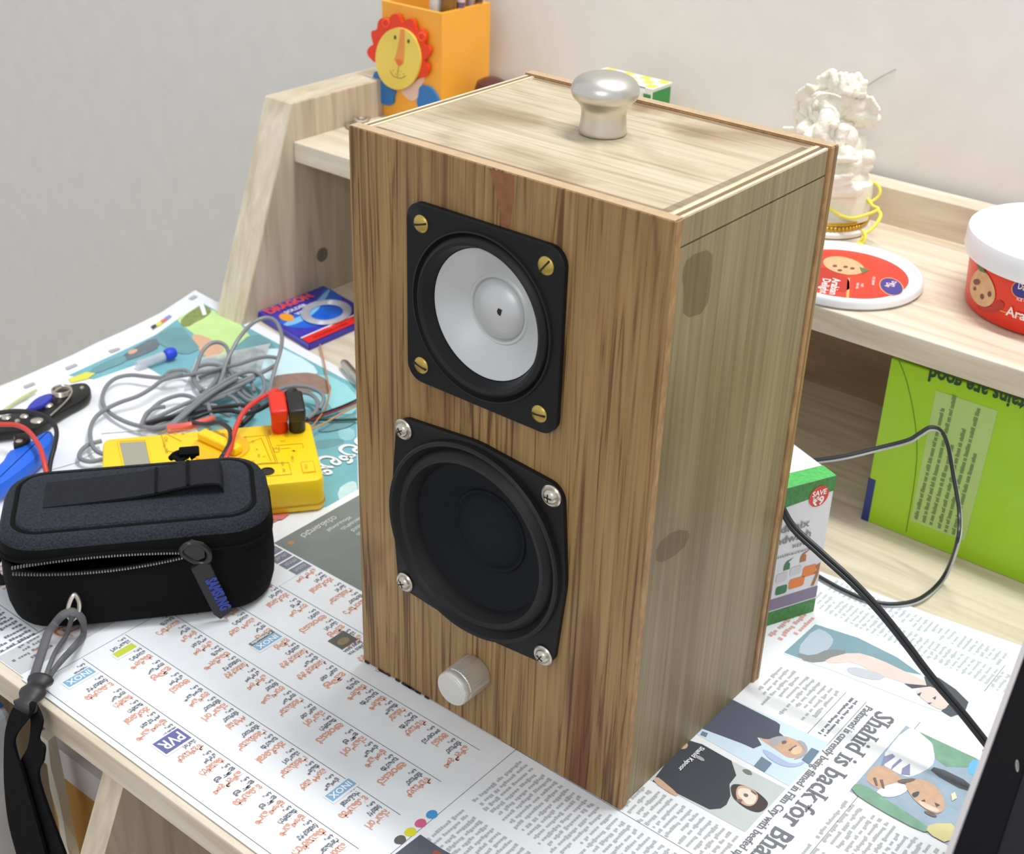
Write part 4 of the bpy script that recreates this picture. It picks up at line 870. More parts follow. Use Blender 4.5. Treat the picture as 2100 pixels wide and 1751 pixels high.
dpoly([(2100 + 25 * cos(a), 593 + 20 * sin(a)) for a in [2 * pi * k / 28 for k in range(28)]], 4, .0004)
dpoly([(2100 + 23 * cos(a), 593 + 18.5 * sin(a)) for a in [2 * pi * k / 28 for k in range(28)]], 3, .0006)
dpoly([(2050, 636), (2098, 652), (2098, 654), (2050, 638)], 4, .0004)
obj('label_picture', b, [M_lc, M_ld, M_ldk, M_lp, M_lg, M_leaf], bd, recalc=False)
def cylwrap(a0, z0, dr=.0007, skew=0.0):
    def f(p):
        z = z0 + p.y; a = a0 + p.x / TR1; r_ = TR0 + (z - ZS) / TH * (TR1 - TR0) + dr; return Vector((TX + r_ * cos(a), TY + r_ * sin(a), z))
    return f
def ang(px, py): q = onc(px, py, 0); return math.atan2(q.y - TY, q.x - TX), q.z
b = B()
for s_, q, sz, wd in (('Arabian Delight', (2063, 645), .0085, .052), ('ICE CREAM', (2086, 614), .003, .012), ('Dairy Day', (2089, 590), .0060, .017)):
    a0, z0 = ang(*q); text(b, s_, None, sz, 0, 0.02, width=wd, wrap=cylwrap(a0, z0))
obj('label_lettering', b, M_lw, bd, recalc=False)

# ---------------------------------------------------------------- under the shelf
gb = thing('detergent_carton', 'bright green carton standing upside down under the shelf with printed panel', 'carton', (0.27, 0.36, ZD))
GY = 0.3187; GX = 0.1411
M_gr = mat('lime_green_card', (154, 200, 16), 0.38, coat=0.3, var=0.04)
b = B(); box(b, (GX, GY, ZD), (0.45, 0.40, 0.1157), 0, 0.0008); gbody = obj('carton_body', b, M_gr, gb)
Z6 = lambda x, y, d=0.0002: (lambda q: Vector((q.x, GY - d, q.z)))(at(1800 + x * .2627, 720 + y * .2627, 1, GY))
b = B(); flat_poly(b, [Z6(*q) for q in ((455, 305), (940, 465), (680, 1480), (255, 1320))]); obj('pale_panel', b, mat('pale_green_print', (172, 200, 116), 0.5), gbody, recalc=False)
b = B(); rnd = random.Random(5)
for p0, p1 in (((300, 1310), (515, 440)), ((360, 1335), (600, 370)), ((415, 1355), (570, 790)), ((480, 1380), (660, 680)), ((530, 1410), (790, 455)), ((590, 1430), (760, 815))):
    A, Z_ = Z6(*p0, .0004), Z6(*p1, .0004); d = (Z_ - A); L = d.length; d.normalize(); nn = d.cross(Vector((0, 1, 0))).normalized(); t = 0
    while t < L:
        wl = rnd.randint(2, 8)
        for k in range(wl):
            lw = 0.0006 + rnd.random() * .0006; h_ = 0.0010 if rnd.random() < .7 else 0.0016
            q = A + d * t; flat_poly(b, [q - nn * .0010, q + d * lw - nn * .0010, q + d * lw + nn * h_, q + nn * h_], 0); t += lw + 0.0002
        t += 0.0008
xl_ = at(1905, 770, 1, GY).x; xr2 = at(2098, 832, 1, GY).x; zb = at(1955, 768, 1, GY).z
text(b, 'stains are good', frame((xl_ + (xr2 - xl_) * 1.075, GY - .0004, zb + .0010), (-1, 0, 0), (0, 0, -1)), 0.0145, 1, 0.03, width=(xr2 - xl_) * 1.075)
obj('lettering', b, [mat('olive_print', (112, 138, 78), 0.6), mat('dark_green_print', (34, 66, 30), 0.6)], gbody, recalc=False)
b = B(); tube(b, [Z6(160, 60, 0), Z6(225, 230, 0), Z6(280, 480, 0), Z6(305, 700, 0), Z6(300, 900, 0), Z6(270, 1130, 0), Z6(222, 1410, 0)], 0.00035, 6); obj('flap_fold', b, mat('fold_line', (104, 140, 16), 0.6), gbody)
b = B(); bl = at(1770, 1058, 1, GY); box(b, (GX - .0004, GY - .0003, ZD), (GX + .0045, GY + .02, 0.030)); obj('blue_corner_print', b, mat('blue_print_dark', (36, 50, 120), 0.4), gbody)

hw_ = thing('handwash_carton', 'small green and white refill carton with a red savings badge behind the speaker', 'carton', (0.13, 0.185, 0))
az = radians(65.9); ex_ = Vector((cos(az), sin(az), 0)); ey_ = Vector((-sin(az), cos(az), 0)); FRc = Vector((0.1661, 0.2056, 0))
CW, CDp, CH = 0.066, 0.040, 0.0930
HM = frame(FRc - ex_ * CW, ex_, ey_)        # local x along face, y into depth, z up
b = B(); box(b, (0, 0, 0), (CW, CDp, CH), 0, 0.0006, M=HM); hb = obj('carton_body', b, mat('white_lilac_card', (222, 219, 224), 0.3, coat=0.3), hw_)
def HF(x, z, d=.0002): return HM @ Vector((x, -d, z))
M_leafg = mat('leaf_print', (58, 132, 60), 0.4, var=0.5, vscale=500); M_leafb = mat('leaf_print_bright', (84, 190, 96), 0.4, var=0.35, vscale=450)
b = B(); flat_poly(b, [HF(0, 0), HF(CW, 0), HF(CW, .0095), HF(0, .0095)]); obj('leaf_band', b, M_leafg, hb, recalc=False); b = B(); flat_poly(b, [HF(0, CH - .0150), HF(CW, CH - .0095), HF(CW, CH), HF(0, CH)]); obj('leaf_band', b, M_leafg, hb, recalc=False)
b = B(); flat_poly(b, [HM @ Vector(q) for q in ((0, 0, CH + .0002), (CW, 0, CH + .0002), (CW, .012, CH + .0002), (0, .014, CH + .0002))]); obj('leaf_band', b, M_leafb, hb, recalc=False)
b = B(); flat_poly(b, [HF(0, .0105), HF(CW, .0105), HF(CW, .0185), HF(0, .0185)]); obj('violet_band', b, mat('violet_band', (132, 116, 142), 0.4), hb, recalc=False)
b = B(); flat_poly(b, [HM @ Vector((q[0] + CW - .0105, -.0004, q[1] + CH - .0105)) for q in circ(.0068, 28)]); bdg = obj('red_badge', b, mat('badge_red', (214, 56, 44), 0.35), hb, recalc=False)
HT = lambda x, z: frame(HF(x, z, .0006), ex_, (0, 0, 1))
b = B(); text(b, 'SAVE', HT(CW - .0155, CH - .0098), .0048, 0, .03, width=.0098); text(b, '₹9', HT(CW - .0145, CH - .0160), .0074, 0, .03, width=.0078); obj('badge_lettering', b, mat('white_print', (246, 240, 236), 0.5), bdg, recalc=False)
b = B(); text(b, 'readimix', HT(CW - .046, .0640), .0070, 0, .02, width=.032); text(b, 'handwash', HT(CW - .044, .0565), .0070, 0, .02, width=.032); text(b, 'REFILL', HT(CW - .024, .0515), .0030, 0, .02, width=.013); text(b, 'antibacterial', HT(CW - .036, .0470), .0026, 0, .02, width=.028)
obj('lettering', b, mat('grey_green_print', (122, 132, 128), 0.5), hb, recalc=False)
b = B()
for cx, cz, w_, h_, mi in ((CW - .0085, .0315, .0095, .0075, 0), (CW - .0165, .0255, .0110, .0070, 0), (CW - .027, .0235, .008, .0060, 1), (CW - .028, .0325, .008, .0060, 2), (CW - .0185, .0345, .0080, .0060, 2)):
    flat_poly(b, [HF(x, z) for x, z in rrect(w_, h_, .0015, 3, cx, cz)], mi)
for cx, cz, mi in ((CW - .0255, .0400, 1), (CW - .0145, .0425, 3)): flat_poly(b, [HF(cx + x, cz + z, .0003) for x, z in ((-.0022, -.003), (.0022, -.003), (.0020, .001), (.0006, .0022), (.0044, .0046), (-.0006, .0030), (-.0020, .001))], mi)
flat_poly(b, [HF(CW - x, z, .0003) for x, z in ((.0035, .0195), (.0055, .0200), (.0030, .0275), (.0052, .0285), (.0026, .0300), (.0045, .0335), (.0010, .0350), (.0014, .0260))], 3)
obj('printed_icons', b, [mat('icon_orange', (228, 128, 56), 0.45), mat('icon_green', (62, 118, 76), 0.45), mat('icon_pale', (206, 200, 206), 0.45), mat('icon_brown', (176, 110, 66), 0.45)], hb, recalc=False)

# ---------------------------------------------------------------- speaker cable
M_cab = mat('black_cable', (34, 34, 38), 0.4); M_cab2 = mat('white_cable_core', (190, 190, 192), 0.4)
sc_t = thing('speaker_cable', 'black twin cable running from the back of the speaker down to the laptop', 'cable', (0.22, 0.131, 0.0))
PA = [(0.150, 0.1330, 0.118), (0.166, 0.1345, 0.109)] + [tuple(at(x, y, 1, 0.1325 - k * .0004)) for k, (x, y) in enumerate(((1625, 1085), (1680, 1137), (1745, 1196), (1800, 1254), (1855, 1322), (1908, 1392), (1965, 1458), (2024, 1532), (2060, 1580)))]
b = B(); tube(b, PA, 0.0013, 8); obj('cable_core', b, M_cab, sc_t, True)
b = B(); tube(b, [(p[0], p[1] + 0.0010, p[2] + 0.0020) for p in PA], 0.0012, 8); obj('cable_core', b, M_cab, sc_t, True)
lc = thing('looped_cable', 'thin black and white cable looping up in front of the green carton', 'cable', (0.2, 0.27, 0.0))
def Lp(off):
    q = [at(1600, 1135, 2, .0020), at(1645, 1160, 2, .0020), at(1690, 1188, 2, .0020), at(1735, 1212, 2, .0020), at(1785, 1232, 2, .0020), at(1838, 1238, 2, .0020), at(1890, 1225, 2, .0022), at(1935, 1182, 2, .0040)]
    q += [at(1963, 1110, 1, .268), at(1967, 1050, 1, .282), at(1955, 975, 1, .290), at(1944, 915, 1, .292), at(1930, 884, 1, .290), at(1908, 876, 1, .286), at(1886, 888, 1, .282), at(1862, 902, 1, .278), at(1805, 917, 1, .270), at(1740, 933, 1, .255), at(1690, 941, 1, .245), at(1640, 944, 1, .235), at(1560, 930, 1, .215)]
    return [p + Vector(off) for p in q]
b = B(); tube(b, Lp((0, 0, 0)), 0.0012, 8); obj('black_core', b, M_cab, lc, True)
b = B(); tube(b, Lp((0.0009, 0.0004, -0.0013)), 0.0009, 8); obj('pale_core', b, M_cab2, lc, True)

# ---------------------------------------------------------------- laptop
LZ = 0.155
A_ = at(1952, 1751, 2, LZ); B_ = at(2100, 1345, 2, LZ); e_ = (A_ - B_).normalized(); wc = at(2080, 1570, 2, LZ)
u_ = Vector((0.36, 0.07, -0.93)); u_ = (u_ - e_ * u_.dot(e_)).normalized()
mid = B_ + e_ * ((wc - B_).dot(e_)); mid.z = LZ
lt = thing('laptop', 'open laptop with black screen bezel and silver rim at the right edge', 'laptop', (0.45, 0.0, 0.0))
nrm = e_.cross(u_); 
if nrm.dot(CAM - mid) < 0: ex3 = -e_
else: ex3 = e_
LM = frame(mid, ex3, u_)      # local x along the top edge, y down the screen, +z toward the viewer
if (LM.to_3x3() @ Vector((0, 0, 1))).dot(CAM - mid) < 0: LM = LM @ Matrix.Diagonal((1, 1, -1, 1))
sgn = 1
LH = 0.155
b = B(); prism(b, rrect(0.272, LH, 0.008, 6, 0, LH / 2), 0.0020, LM @ Matrix.Translation((0, 0, -0.0022))); ls = obj('screen_lid', b, mat('silver_lid', (186, 182, 184), 0.35, 0.3), lt)
b = B(); prism(b, rrect(0.270, LH - .0020, 0.007, 6, 0, LH / 2), 0.0012, LM @ Matrix.Translation((0, 0.0000, -0.0004))); obj('screen_bezel', b, mat('bezel_black', (16, 16, 22), 0.8, spec=0.05, bump=0.1, bscale=1500), ls)
b = B(); prism(b, rrect(0.216, LH - .056, 0.002, 3, 0, LH / 2 + .002), 0.0003, LM @ Matrix.Translation((0, 0, 0.0009))); obj('display', b, mat('display_glass_off', (26, 27, 36), 0.7, spec=0.08), ls)
wl_ = LM.inverted() @ atp(2080, 1570, mid, LM.to_3x3() @ Vector((0, 0, 1)))
b = B(); lathe(b, [(0.0022, .0008), (0.0022, 0.0011), (0.0014, 0.0011), (0.0012, 0.0009), (0, 0.0009)], 20, LM @ Matrix.Translation((wl_.x, wl_.y, 0))); obj('webcam', b, mat('webcam_glass', (96, 94, 96), 0.2), ls)
hz = LM @ Vector((0, LH, -0.004)); ang_ = math.atan2(e_.y, e_.x) + pi / 2
b = B(); BM = Matrix.Translation((hz.x, hz.y, 0)) @ Matrix.Rotation(ang_, 4, 'Z')
box(b, (-0.004, -0.136, 0.0), (0.178, 0.136, max(hz.z - .001, 0.008)), 0, 0.003, 3, M=BM); obj('keyboard_base', b, mat('laptop_base_grey', (60, 60, 66), 0.5), lt)

# ---------------------------------------------------------------- multimeter
mm = thing('multimeter', 'yellow digital multimeter lying behind the black pouch with two test plugs fitted', 'multimeter', (-0.1981, 0.0622, 0))
az = 0.9218; mx_ = Vector((cos(az), sin(az), 0)); my_ = Vector((-sin(az), cos(az), 0)); MM = frame((-0.1981, 0.0622, ZB), mx_, my_); MH = 0.0235
M_my = mat('multimeter_yellow', (252, 212, 22), 0.38); M_my2 = mat('multimeter_orange_yellow', (250, 186, 20), 0.4)
b = B(); prism(b, rrect(0.137, 0.0785, 0.006, 6), MH, MM, 0, 0.0022); mb = obj('meter_case', b, M_my, mm, True)
b = B(); rr2 = rrect(0.1376, 0.0791, 0.006, 6)
tube(b, [MM @ Vector((x, y, 0.0050)) for x, y in rr2], 0.00045, 5, closed=True, smooth=False); obj('case_seam', b, mat('seam_brown', (178, 136, 10), 0.6), mb)
ZM = ZB + MH
def mp_(px, py, d=0.0002): q = at(px, py, 2, ZM); q.z = ZM + d; return q
b = B(); flat_poly(b, [mp_(*q) for q in ((245, 908), (297, 905), (310, 962), (258, 966))]); obj('display', b, mat('lcd_grey', (158, 158, 142), 0.25), mb, recalc=False)
b = B()
for a0_, a1_ in (((242, 905), (299, 902)), ((299, 902), (313, 964)), ((242, 905), (256, 968))): tube(b, [mp_(*a0_, .0004), mp_(*a1_, .0004)], 0.0007, 6, smooth=False)
obj('display_rim', b, M_my, mb)
dc = mp_(452, 921, 0)
b = B(); DMt = frame((dc.x, dc.y, ZM), mx_, my_)
lathe(b, [(0.0190, -0.0005), (0.0188, 0.0016), (0.0176, 0.0022), (0, 0.0022)], 48, DMt); db = obj('range_dial', b, M_my2, mb, True)
b = B(); box(b, (-0.0178, -0.0042, 0.0020), (0.0178, 0.0042, 0.0085), 0, 0.002, 3, M=DMt @ Matrix.Rotation(radians(-50), 4, 'Z')); obj('dial_grip', b, M_my, db, True)
b = B()
def mline(pts, r_=0.00022): tube(b, [mp_(*q, .0003) for q in pts], r_, 4, smooth=False)
mline([(333, 886), (331, 893), (340, 925), (372, 930)]); mline([(333, 886), (372, 905)]); mline([(333, 885), (480, 876)]); mline([(490, 905), (500, 897), (545, 893), (566, 950), (540, 950), (505, 956)]); mline([(549, 893), (570, 950)]); mline([(508, 909), (536, 899), (556, 946)])
mline([(522, 962), (530, 953), (592, 949), (598, 973), (524, 979), (522, 962)]); mline([(566, 914), (620, 910), (622, 918)]); mline([(575, 921), (595, 919)])
mtxt = [('DCV', 344, 906, .004), ('OFF', 351, 886, .003), ('750', 362, 892, .003), ('200', 378, 892, .003), ('1000', 402, 886, .003), ('200', 428, 884, .003), ('20', 454, 882, .003), ('200m', 340, 918, .003), ('2000m', 345, 930, .003), ('hFE', 506, 900, .003), ('1.5V', 522, 910, .003), ('9V', 530, 924, .003), ('10A', 534, 938, .003), ('Ω', 545, 938, .003), ('200', 522, 950, .003), ('VΩmA', 556, 892, .003), ('10ADC', 566, 893, .003), ('UNFUSED', 573, 893, .003), ('COM', 592, 896, .004), ('500V MAX', 606, 892, .003), ('CE', 575, 928, .0075), ('⚡', 607, 928, .004), ('V 1000', 604, 947, .003), ('NPN', 583, 955, .003), ('PNP', 586, 968, .003), ('⚠', 584, 908, .004)]
for s_, px_, py_, sz in mtxt:
    q = mp_(px_, py_, .0003); text(b, s_, frame(q, my_, mx_ * -1), sz * .85, 0, .01)
obj('printed_scale', b, mat('meter_print', (186, 156, 24), 0.6), mb, recalc=False)
b = B(); flat_poly(b, [mp_(*q, .0003) for q in ((616, 948), (642, 945), (648, 968), (621, 971))]); flat_poly(b, [mp_(*q, .0004) for q in ((617.5, 949.5), (641, 946.5), (646.5, 966.5), (622, 969.5))], 1); text(b, 'MAX', frame(mp_(632, 963, .0005), my_, mx_ * -1), .003, 0)
obj('red_warning_print', b, [mat('meter_red_print', (240, 150, 40), 0.6), M_my], mb, recalc=False)
q = mp_(548, 967, 0); b = B(); lathe(b, [(0.0048, -.0002), (0.0046, 0.0006), (0.0040, 0.0007), (0.0038, 0.0002), (0, 0.0002)], 32, Matrix.Translation((q.x, q.y, ZM))); obj('transistor_socket', b, mat('socket_black', (40, 36, 20), 0.4), mb, True)
# test leads
def plug(t, px, py, m):
    q = at(px, py, 2, ZM); P0 = Vector((q.x, q.y, ZM)); PM = frame(P0, mx_, my_); b = B()
    lathe(b, [(0.0052, 0.0), (0.0055, 0.001), (0.0055, 0.012)], 24, PM)
    box(b, (-0.0056, -0.0060, 0.010), (0.0056, 0.0180, 0.0205), 0, 0.0018, 3, M=PM @ Matrix.Rotation(radians(8), 4, 'X'))
    loft(b, [[PM @ Vector((x * s_, y0_, 0.0175 + z * s_ - dz_)) for x, z in circ(0.0044, 12)] for s_, y0_, dz_ in ((1, .016, 0), (0.9, .021, 0), (.6, .025, 0.0006), (.45, .028, 0.0015))])
    obj('plug', b, m, t, True); return PM @ Vector((0, 0.028, 0.0165))
PBM = frame((-0.1519, -0.0288, 0), (cos(0.8941), sin(0.8941), 0), (-sin(0.8941), cos(0.8941), 0))
def PB(x, y, z): return PBM @ Vector((x, y, z))
M_lr = mat('red_silicone', (222, 44, 24), 0.42); M_lb = mat('black_silicone', (28, 28, 30), 0.42); M_lrw = mat('red_wire', (206, 62, 52), 0.45)
rl = thing('test_lead', 'red multimeter test lead with its right-angle plug in the yellow meter', 'test lead', (-0.18, 0.09, 0.0))
e1 = plug(rl, 574, 883, M_lr)
b = B(); tube(b, [e1, at(512, 832, 2, .040), at(490, 862, 2, .038), at(478, 895, 2, .034), at(474, 915, 2, .033), at(464, 938, 2, .032), at(450, 958, 2, .028), PB(.030, .0460, .014), PB(0, .0465, .006), PB(-.030, .0465, .005)] + [at(102, 1003, 2, .006), at(96, 975, 2, .012), at(90, 945, 2, .018), at(80, 915, 2, .021), at(60, 886, 2, .023), at(35, 872, 2, .023), at(0, 870, 2, .022), at(-40, 868, 2, .020)], 0.0017, 10)
obj('lead_wire', b, M_lrw, rl, True)
b = B(); tube(b, [at(345, 880, 2, .010), at(385, 874, 2, .012), at(425, 862, 2, .012), at(438, 858, 2, .011)], lambda t: 0.0034 - .0015 * t, 12); obj('probe_handle', b, mat('salmon_probe', (222, 96, 84), 0.4), rl, True)
bl_ = thing('test_lead', 'black multimeter test lead with its plug beside the red plug', 'test lead', (-0.17, 0.10, 0.0))
e2 = plug(bl_, 610, 882, M_lb)
b = B(); tube(b, [e2, at(520, 845, 2, .020), at(470, 842, 2, .012), at(430, 846, 2, .010), at(390, 862, 2, .010), at(420, 870, 2, .022), at(448, 866, 2, .030), at(470, 880, 2, .034), at(472, 905, 2, .034), at(460, 930, 2, .032), at(450, 948, 2, .029), PB(.034, .0440, .016), PB(0, .0445, .010), PB(-.028, .0445, .009)] + [at(108, 1000, 2, .007), at(101, 975, 2, .010), at(104, 945, 2, .014), at(112, 915, 2, .018), at(116, 885, 2, .020), at(106, 864, 2, .022), at(80, 849, 2, .023), at(40, 843, 2, .024), at(0, 846, 2, .024), at(-40, 852, 2, .022)], 0.0016, 10)
obj('lead_wire', b, M_lb, bl_, True)

# ---------------------------------------------------------------- papers and grey cable
b = B(); z_ = ZA + .0009
pts = [(-20, 905), (30, 880), (190, 779), (289, 745), (338, 775), (398, 768), (458, 797), (335, 878), (208, 888), (204, 920), (155, 948), (106, 962), (0, 1008), (-40, 1010)]
prism(b, [tuple(at(x, y, 2, z_)[:2]) for x, y in pts], .0004, Matrix.Translation((0, 0, z_ - .0004)))
tag(obj('blank_paper', b, M_white), 'blank white sheet of paper lying under the tangled grey cable', 'paper')
b = B(); rnd = random.Random(9)
g = [[at(402 + i * 17 - j * 5, 735 + j * 13 - i * 3.5, 2, 0.001 + (0.006 * rnd.random() if 0 < i < 9 and 0 < j < 5 else 0.0005)) for i in range(10)] for j in range(6)]
vv = [[b.verts.new(p) for p in r] for r in g]
for j in range(5):
    for i in range(9): b.faces.new((vv[j][i], vv[j][i + 1], vv[j + 1][i + 1], vv[j + 1][i]))
po = obj('plastic_bag', b, mat('thin_clear_plastic', (226, 228, 228), 0.2, alpha=0.4)); po.modifiers.new('t', 'SOLIDIFY').thickness = 0.0003
tag(po, 'crumpled clear plastic bag underneath the grey cable loops', 'plastic bag')
b = B(); K = .35238
def zp(x, y, h): return at(x * K, 550 + y * K, 2, h)
M_gc = mat('grey_cable', (128, 130, 134), 0.42)
gcr = 0.00155
strands = [
 [(1620, 525, .010), (1560, 515, .012), (1480, 528, .012), (1380, 560, .012), (1200, 600, .011), (1060, 625, .010), (950, 638, .009), (850, 630, .008), (760, 622, .007), (680, 638, .006), (625, 680, .005), (598, 740, .004), (605, 800, .003), (650, 850, .003), (730, 893, .004), (820, 920, .005), (900, 928, .006), (980, 915, .006)],
 [(1060, 615, .014), (1000, 635, .014), (940, 655, .013), (880, 700, .012), (800, 745, .010), (700, 780, .008), (620, 818, .007), (560, 865, .006), (527, 930, .006), (530, 1010, .006), (560, 1062, .005), (610, 1085, .004)],
 [(1130, 640, .006), (1080, 595, .008), (1000, 600, .009), (960, 630, .012), (1040, 612, .013)],
 [(1260, 720, .006), (1290, 640, .010), (1320, 540, .018), (1360, 460, .026), (1400, 395, .032), (1470, 320, .036), (1550, 288, .038), (1610, 315, .036), (1640, 395, .032), (1632, 480, .028), (1605, 570, .020), (1580, 660, .012), (1560, 760, .005)],
 [(1170, 720, .004), (1130, 640, .006), (1150, 560, .010), (1175, 490, .016), (1215, 445, .020), (1265, 430, .021), (1310, 450, .018), (1332, 500, .014), (1330, 560, .010)],
 [(1150, 575, .008), (1200, 560, .010), (1260, 562, .010), (1330, 590, .009), (1360, 640, .007), (1350, 700, .005)],
 [(830, 890, .004), (865, 840, .005), (940, 775, .006), (1040, 740, .007), (1110, 748, .007), (1180, 790, .007), (1260, 800, .004)],
 [(820, 920, .006), (850, 850, .007), (900, 815, .007), (960, 805, .006)],
 [(970, 930, .007), (1050, 860, .009), (1150, 770, .011), (1260, 690, .013), (1370, 625, .014), (1460, 600, .014), (1520, 625, .012), (1540, 690, .009), (1510, 750, .007), (1450, 770, .005), (1380, 720, .004)],
 [(1000, 920, .010), (1080, 850, .012), (1180, 765, .013), (1290, 690, .014), (1380, 640, .014)],
 [(820, 915, .003), (950, 850, .004), (1100, 780, .006), (1250, 725, .008), (1400, 660, .009), (1520, 610, .010), (1610, 560, .010)],
 [(860, 915, .003), (980, 870, .004), (1120, 800, .005), (1260, 745, .007), (1380, 690, .009), (1480, 640, .010)],
 [(1130, 600, .004), (1130, 660, .004), (1180, 705, .004), (1270, 730, .005), (1350, 750, .007), (1390, 790, .006), (1395, 840, .004)],
 [(1280, 600, .006), (1250, 660, .006), (1200, 720, .005), (1150, 780, .004)],
 [(1560, 755, .005), (1620, 710, .008), (1700, 687, .012), (1790, 690, .014), (1860, 720, .012), (1885, 760, .010), (1860, 820, .006)],
 [(1590, 790, .004), (1650, 745, .006), (1730, 725, .008), (1800, 730, .009), (1845, 770, .008), (1840, 830, .006), (1790, 875, .004)],
 [(1400, 700, .003), (1440, 740, .003), (1510, 770, .003), (1560, 745, .004)],
 [(600, 1110, .003), (530, 1125, .003), (470, 1110, .003), (465, 1075, .003), (510, 1030, .004), (590, 1005, .004)],
 [(900, 925, .003), (1000, 880, .004), (1130, 815, .005), (1230, 770, .006), (1330, 735, .006), (1420, 680, .007)],
 [(930, 930, .003), (1050, 880, .004), (1160, 840, .004), (1260, 830, .004), (1340, 860, .003)],
 [(1160, 640, .004), (1220, 610, .006), (1300, 600, .007), (1400, 620, .007), (1460, 660, .006), (1480, 720, .005)],
 [(1210, 790, .010), (1225, 840, .009), (1245, 890, .008)],
]
for s_ in strands: tube(b, [zp(x, y, h * .8 + .002) for x, y, h in s_], gcr, 8, n=6)
tag(obj('grey_cable', b, M_gc, None, True), 'long tangled grey cable heaped between the yellow meter and the paper', 'cable')
b = B()
tube(b, [zp(850, 905, .007), zp(1000, 865, .008), zp(1150, 835, .008), zp(1300, 805, .008), zp(1440, 800, .007), zp(1480, 830, .006)], 0.0018, 8)
tube(b, [zp(1380, 930, .006), zp(1450, 870, .008), zp(1500, 800, .010)], 0.0022, 8)
tag(obj('black_cable', b, M_cab, None, True), 'short thick black cable beneath the grey tangle behind the meter', 'cable')
def wire(name, label, pts, r_, m): b = B(); tube(b, [at(x, y, 2, h) for x, y, h in pts], r_, 7); tag(obj(name, b, m, None, True), label, 'wire')
wire('orange_wire', 'thin orange wire running from under the solder packet to the meter', [(656, 706, .002), (664, 740, .002), (673, 785, .003), (676, 805, .004), (668, 835, .004), (650, 862, .004), (628, 888, .003)], 0.0006, mat('orange_wire', (196, 130, 84), 0.4))
wire('tan_wire', 'thin tan wire stretching from behind the black plug toward the speaker', [(625, 886, .006), (665, 868, .005), (705, 845, .005), (745, 826, .005), (790, 800, .004)], 0.0007, mat('tan_wire', (200, 150, 96), 0.4))
wire('red_wire', 'dark red wire between the black plug and the speaker', [(618, 872, .003), (650, 856, .003), (700, 838, .003), (760, 812, .003)], 0.0008, mat('dark_red_wire', (128, 50, 50), 0.4))
wire('black_wire', 'black wire above the dark red one running toward the speaker', [(618, 866, .004), (660, 848, .004), (706, 831, .004), (760, 806, .004)], 0.0008, M_cab)
wire('green_wire', 'dark green wire lying straight behind the black plug', [(600, 868, .002), (650, 861, .002), (700, 861, .002), (770, 858, .002)], 0.0010, mat('dark_green_wire', (26, 66, 60), 0.4))

# ballpoint pen with a blue cap
bp_ = thing('ballpoint_pen', 'clear ballpoint pen with a blue end resting on the left newspaper', 'pen', (-0.40, 0.15, ZA))
P0, P1 = at(352, 724, 2, .0050), at(286, 748, 2, .0040); dq = (P0 - P1).normalized(); PM = Matrix.Translation(P1) @ dq.to_track_quat('Z', 'Y').to_matrix().to_4x4(); L = (P0 - P1).length
b = B(); lathe(b, [(.0036, -.002), (.0038, L * .75)], 16, PM); obj('barrel', b, mat('clear_barrel', (214, 218, 226), 0.15, alpha=0.5), bp_, True)
b = B(); lathe(b, [(.0010, -.001), (.0010, L * .6)], 10, PM @ Matrix.Translation((.0018, 0, .0025))); obj('refill', b, mat('refill_grey', (150, 158, 182), 0.4), bp_, True)
b = B(); lathe(b, [(.0036, L * .80), (.0046, L * .84), (.0048, L * 1.0), (.0038, L * 1.1), (.002, L * 1.13)], 20, PM); obj('blue_end', b, mat('pen_blue', (44, 74, 218), 0.35), bp_, True)

# soldering wire packet
P1, P2, P4 = at(520, 642, 2, .0016), at(655, 588, 2, .0016), at(634, 712, 2, .0016)
ux = (P2 - P1); uy = (P4 - P1); Lx, Ly = ux.length, uy.length; ux.normalize(); uy = (uy - ux * uy.dot(ux)).normalized()
SM = Matrix(((ux.x, -uy.x, 0, P4.x), (ux.y, -uy.y, 0, P4.y), (0, 0, 1, 0.0), (0, 0, 0, 1)))
if SM.determinant() < 0: pass
so_ = thing('solder_wire_packet', 'blue and red packet of solder wire lying by the hutch side panel', 'packet', tuple(at(600, 650, 2, 0)))
def SP(u, v, z=.0052):   # u along heading, v up from red strip (both 0..1)
    p = P4 + ux * (u * Lx) - uy * (v * Ly); shear = (P1 - P4) + uy * Ly; p += shear * v; p.z = z + ZD * 0; return p
b = B(); loft(b, [[SP(u, v, z) for u, v in ((0, 0), (1, 0), (1, 1), (0, 1))] for z in (ZD, .005)]); bmesh.ops.bevel(b, geom=list(b.edges), offset=.0006, segments=2, affect='EDGES')
sb_ = obj('packet_body', b, mat('packet_indigo', (62, 52, 176), 0.22, var=0.3, vscale=40), so_)
b = B()
flat_poly(b, [SP(*q) for q in chaikin([(0.0, .62), (.35, .58), (.75, .72), (1.0, .88), (1.0, .62), (.8, .3), (.45, .17), (.1, .3)], 1)], 0)
flat_poly(b, [SP(*q, .0053) for q in chaikin([(0.03, .52), (.4, .53), (.98, .82), (.98, .76), (.42, .42), (.06, .42)], 1)], 1)
flat_poly(b, [SP(*q, .0053) for q in ((0, 0), (1, 0), (1, .13), (0, .13))], 2); flat_poly(b, [SP(*q, .0054) for q in ((0, .13), (1, .13), (1, .15), (0, .15))], 3)
flat_poly(b, [SP(.17 + .075 * cos(a), .60 + .10 * sin(a), .0055) for a in [2 * pi * k / 20 for k in range(20)]], 4)
obj('printed_picture', b, [mat('packet_blue', (24, 100, 216), 0.25, var=0.3, vscale=60), mat('packet_cyan', (130, 196, 240), 0.25), mat('packet_red', (232, 42, 34), 0.3), mat('packet_white', (236, 238, 246), 0.3), mat('packet_orange', (240, 160, 40), 0.3)], sb_, recalc=False)
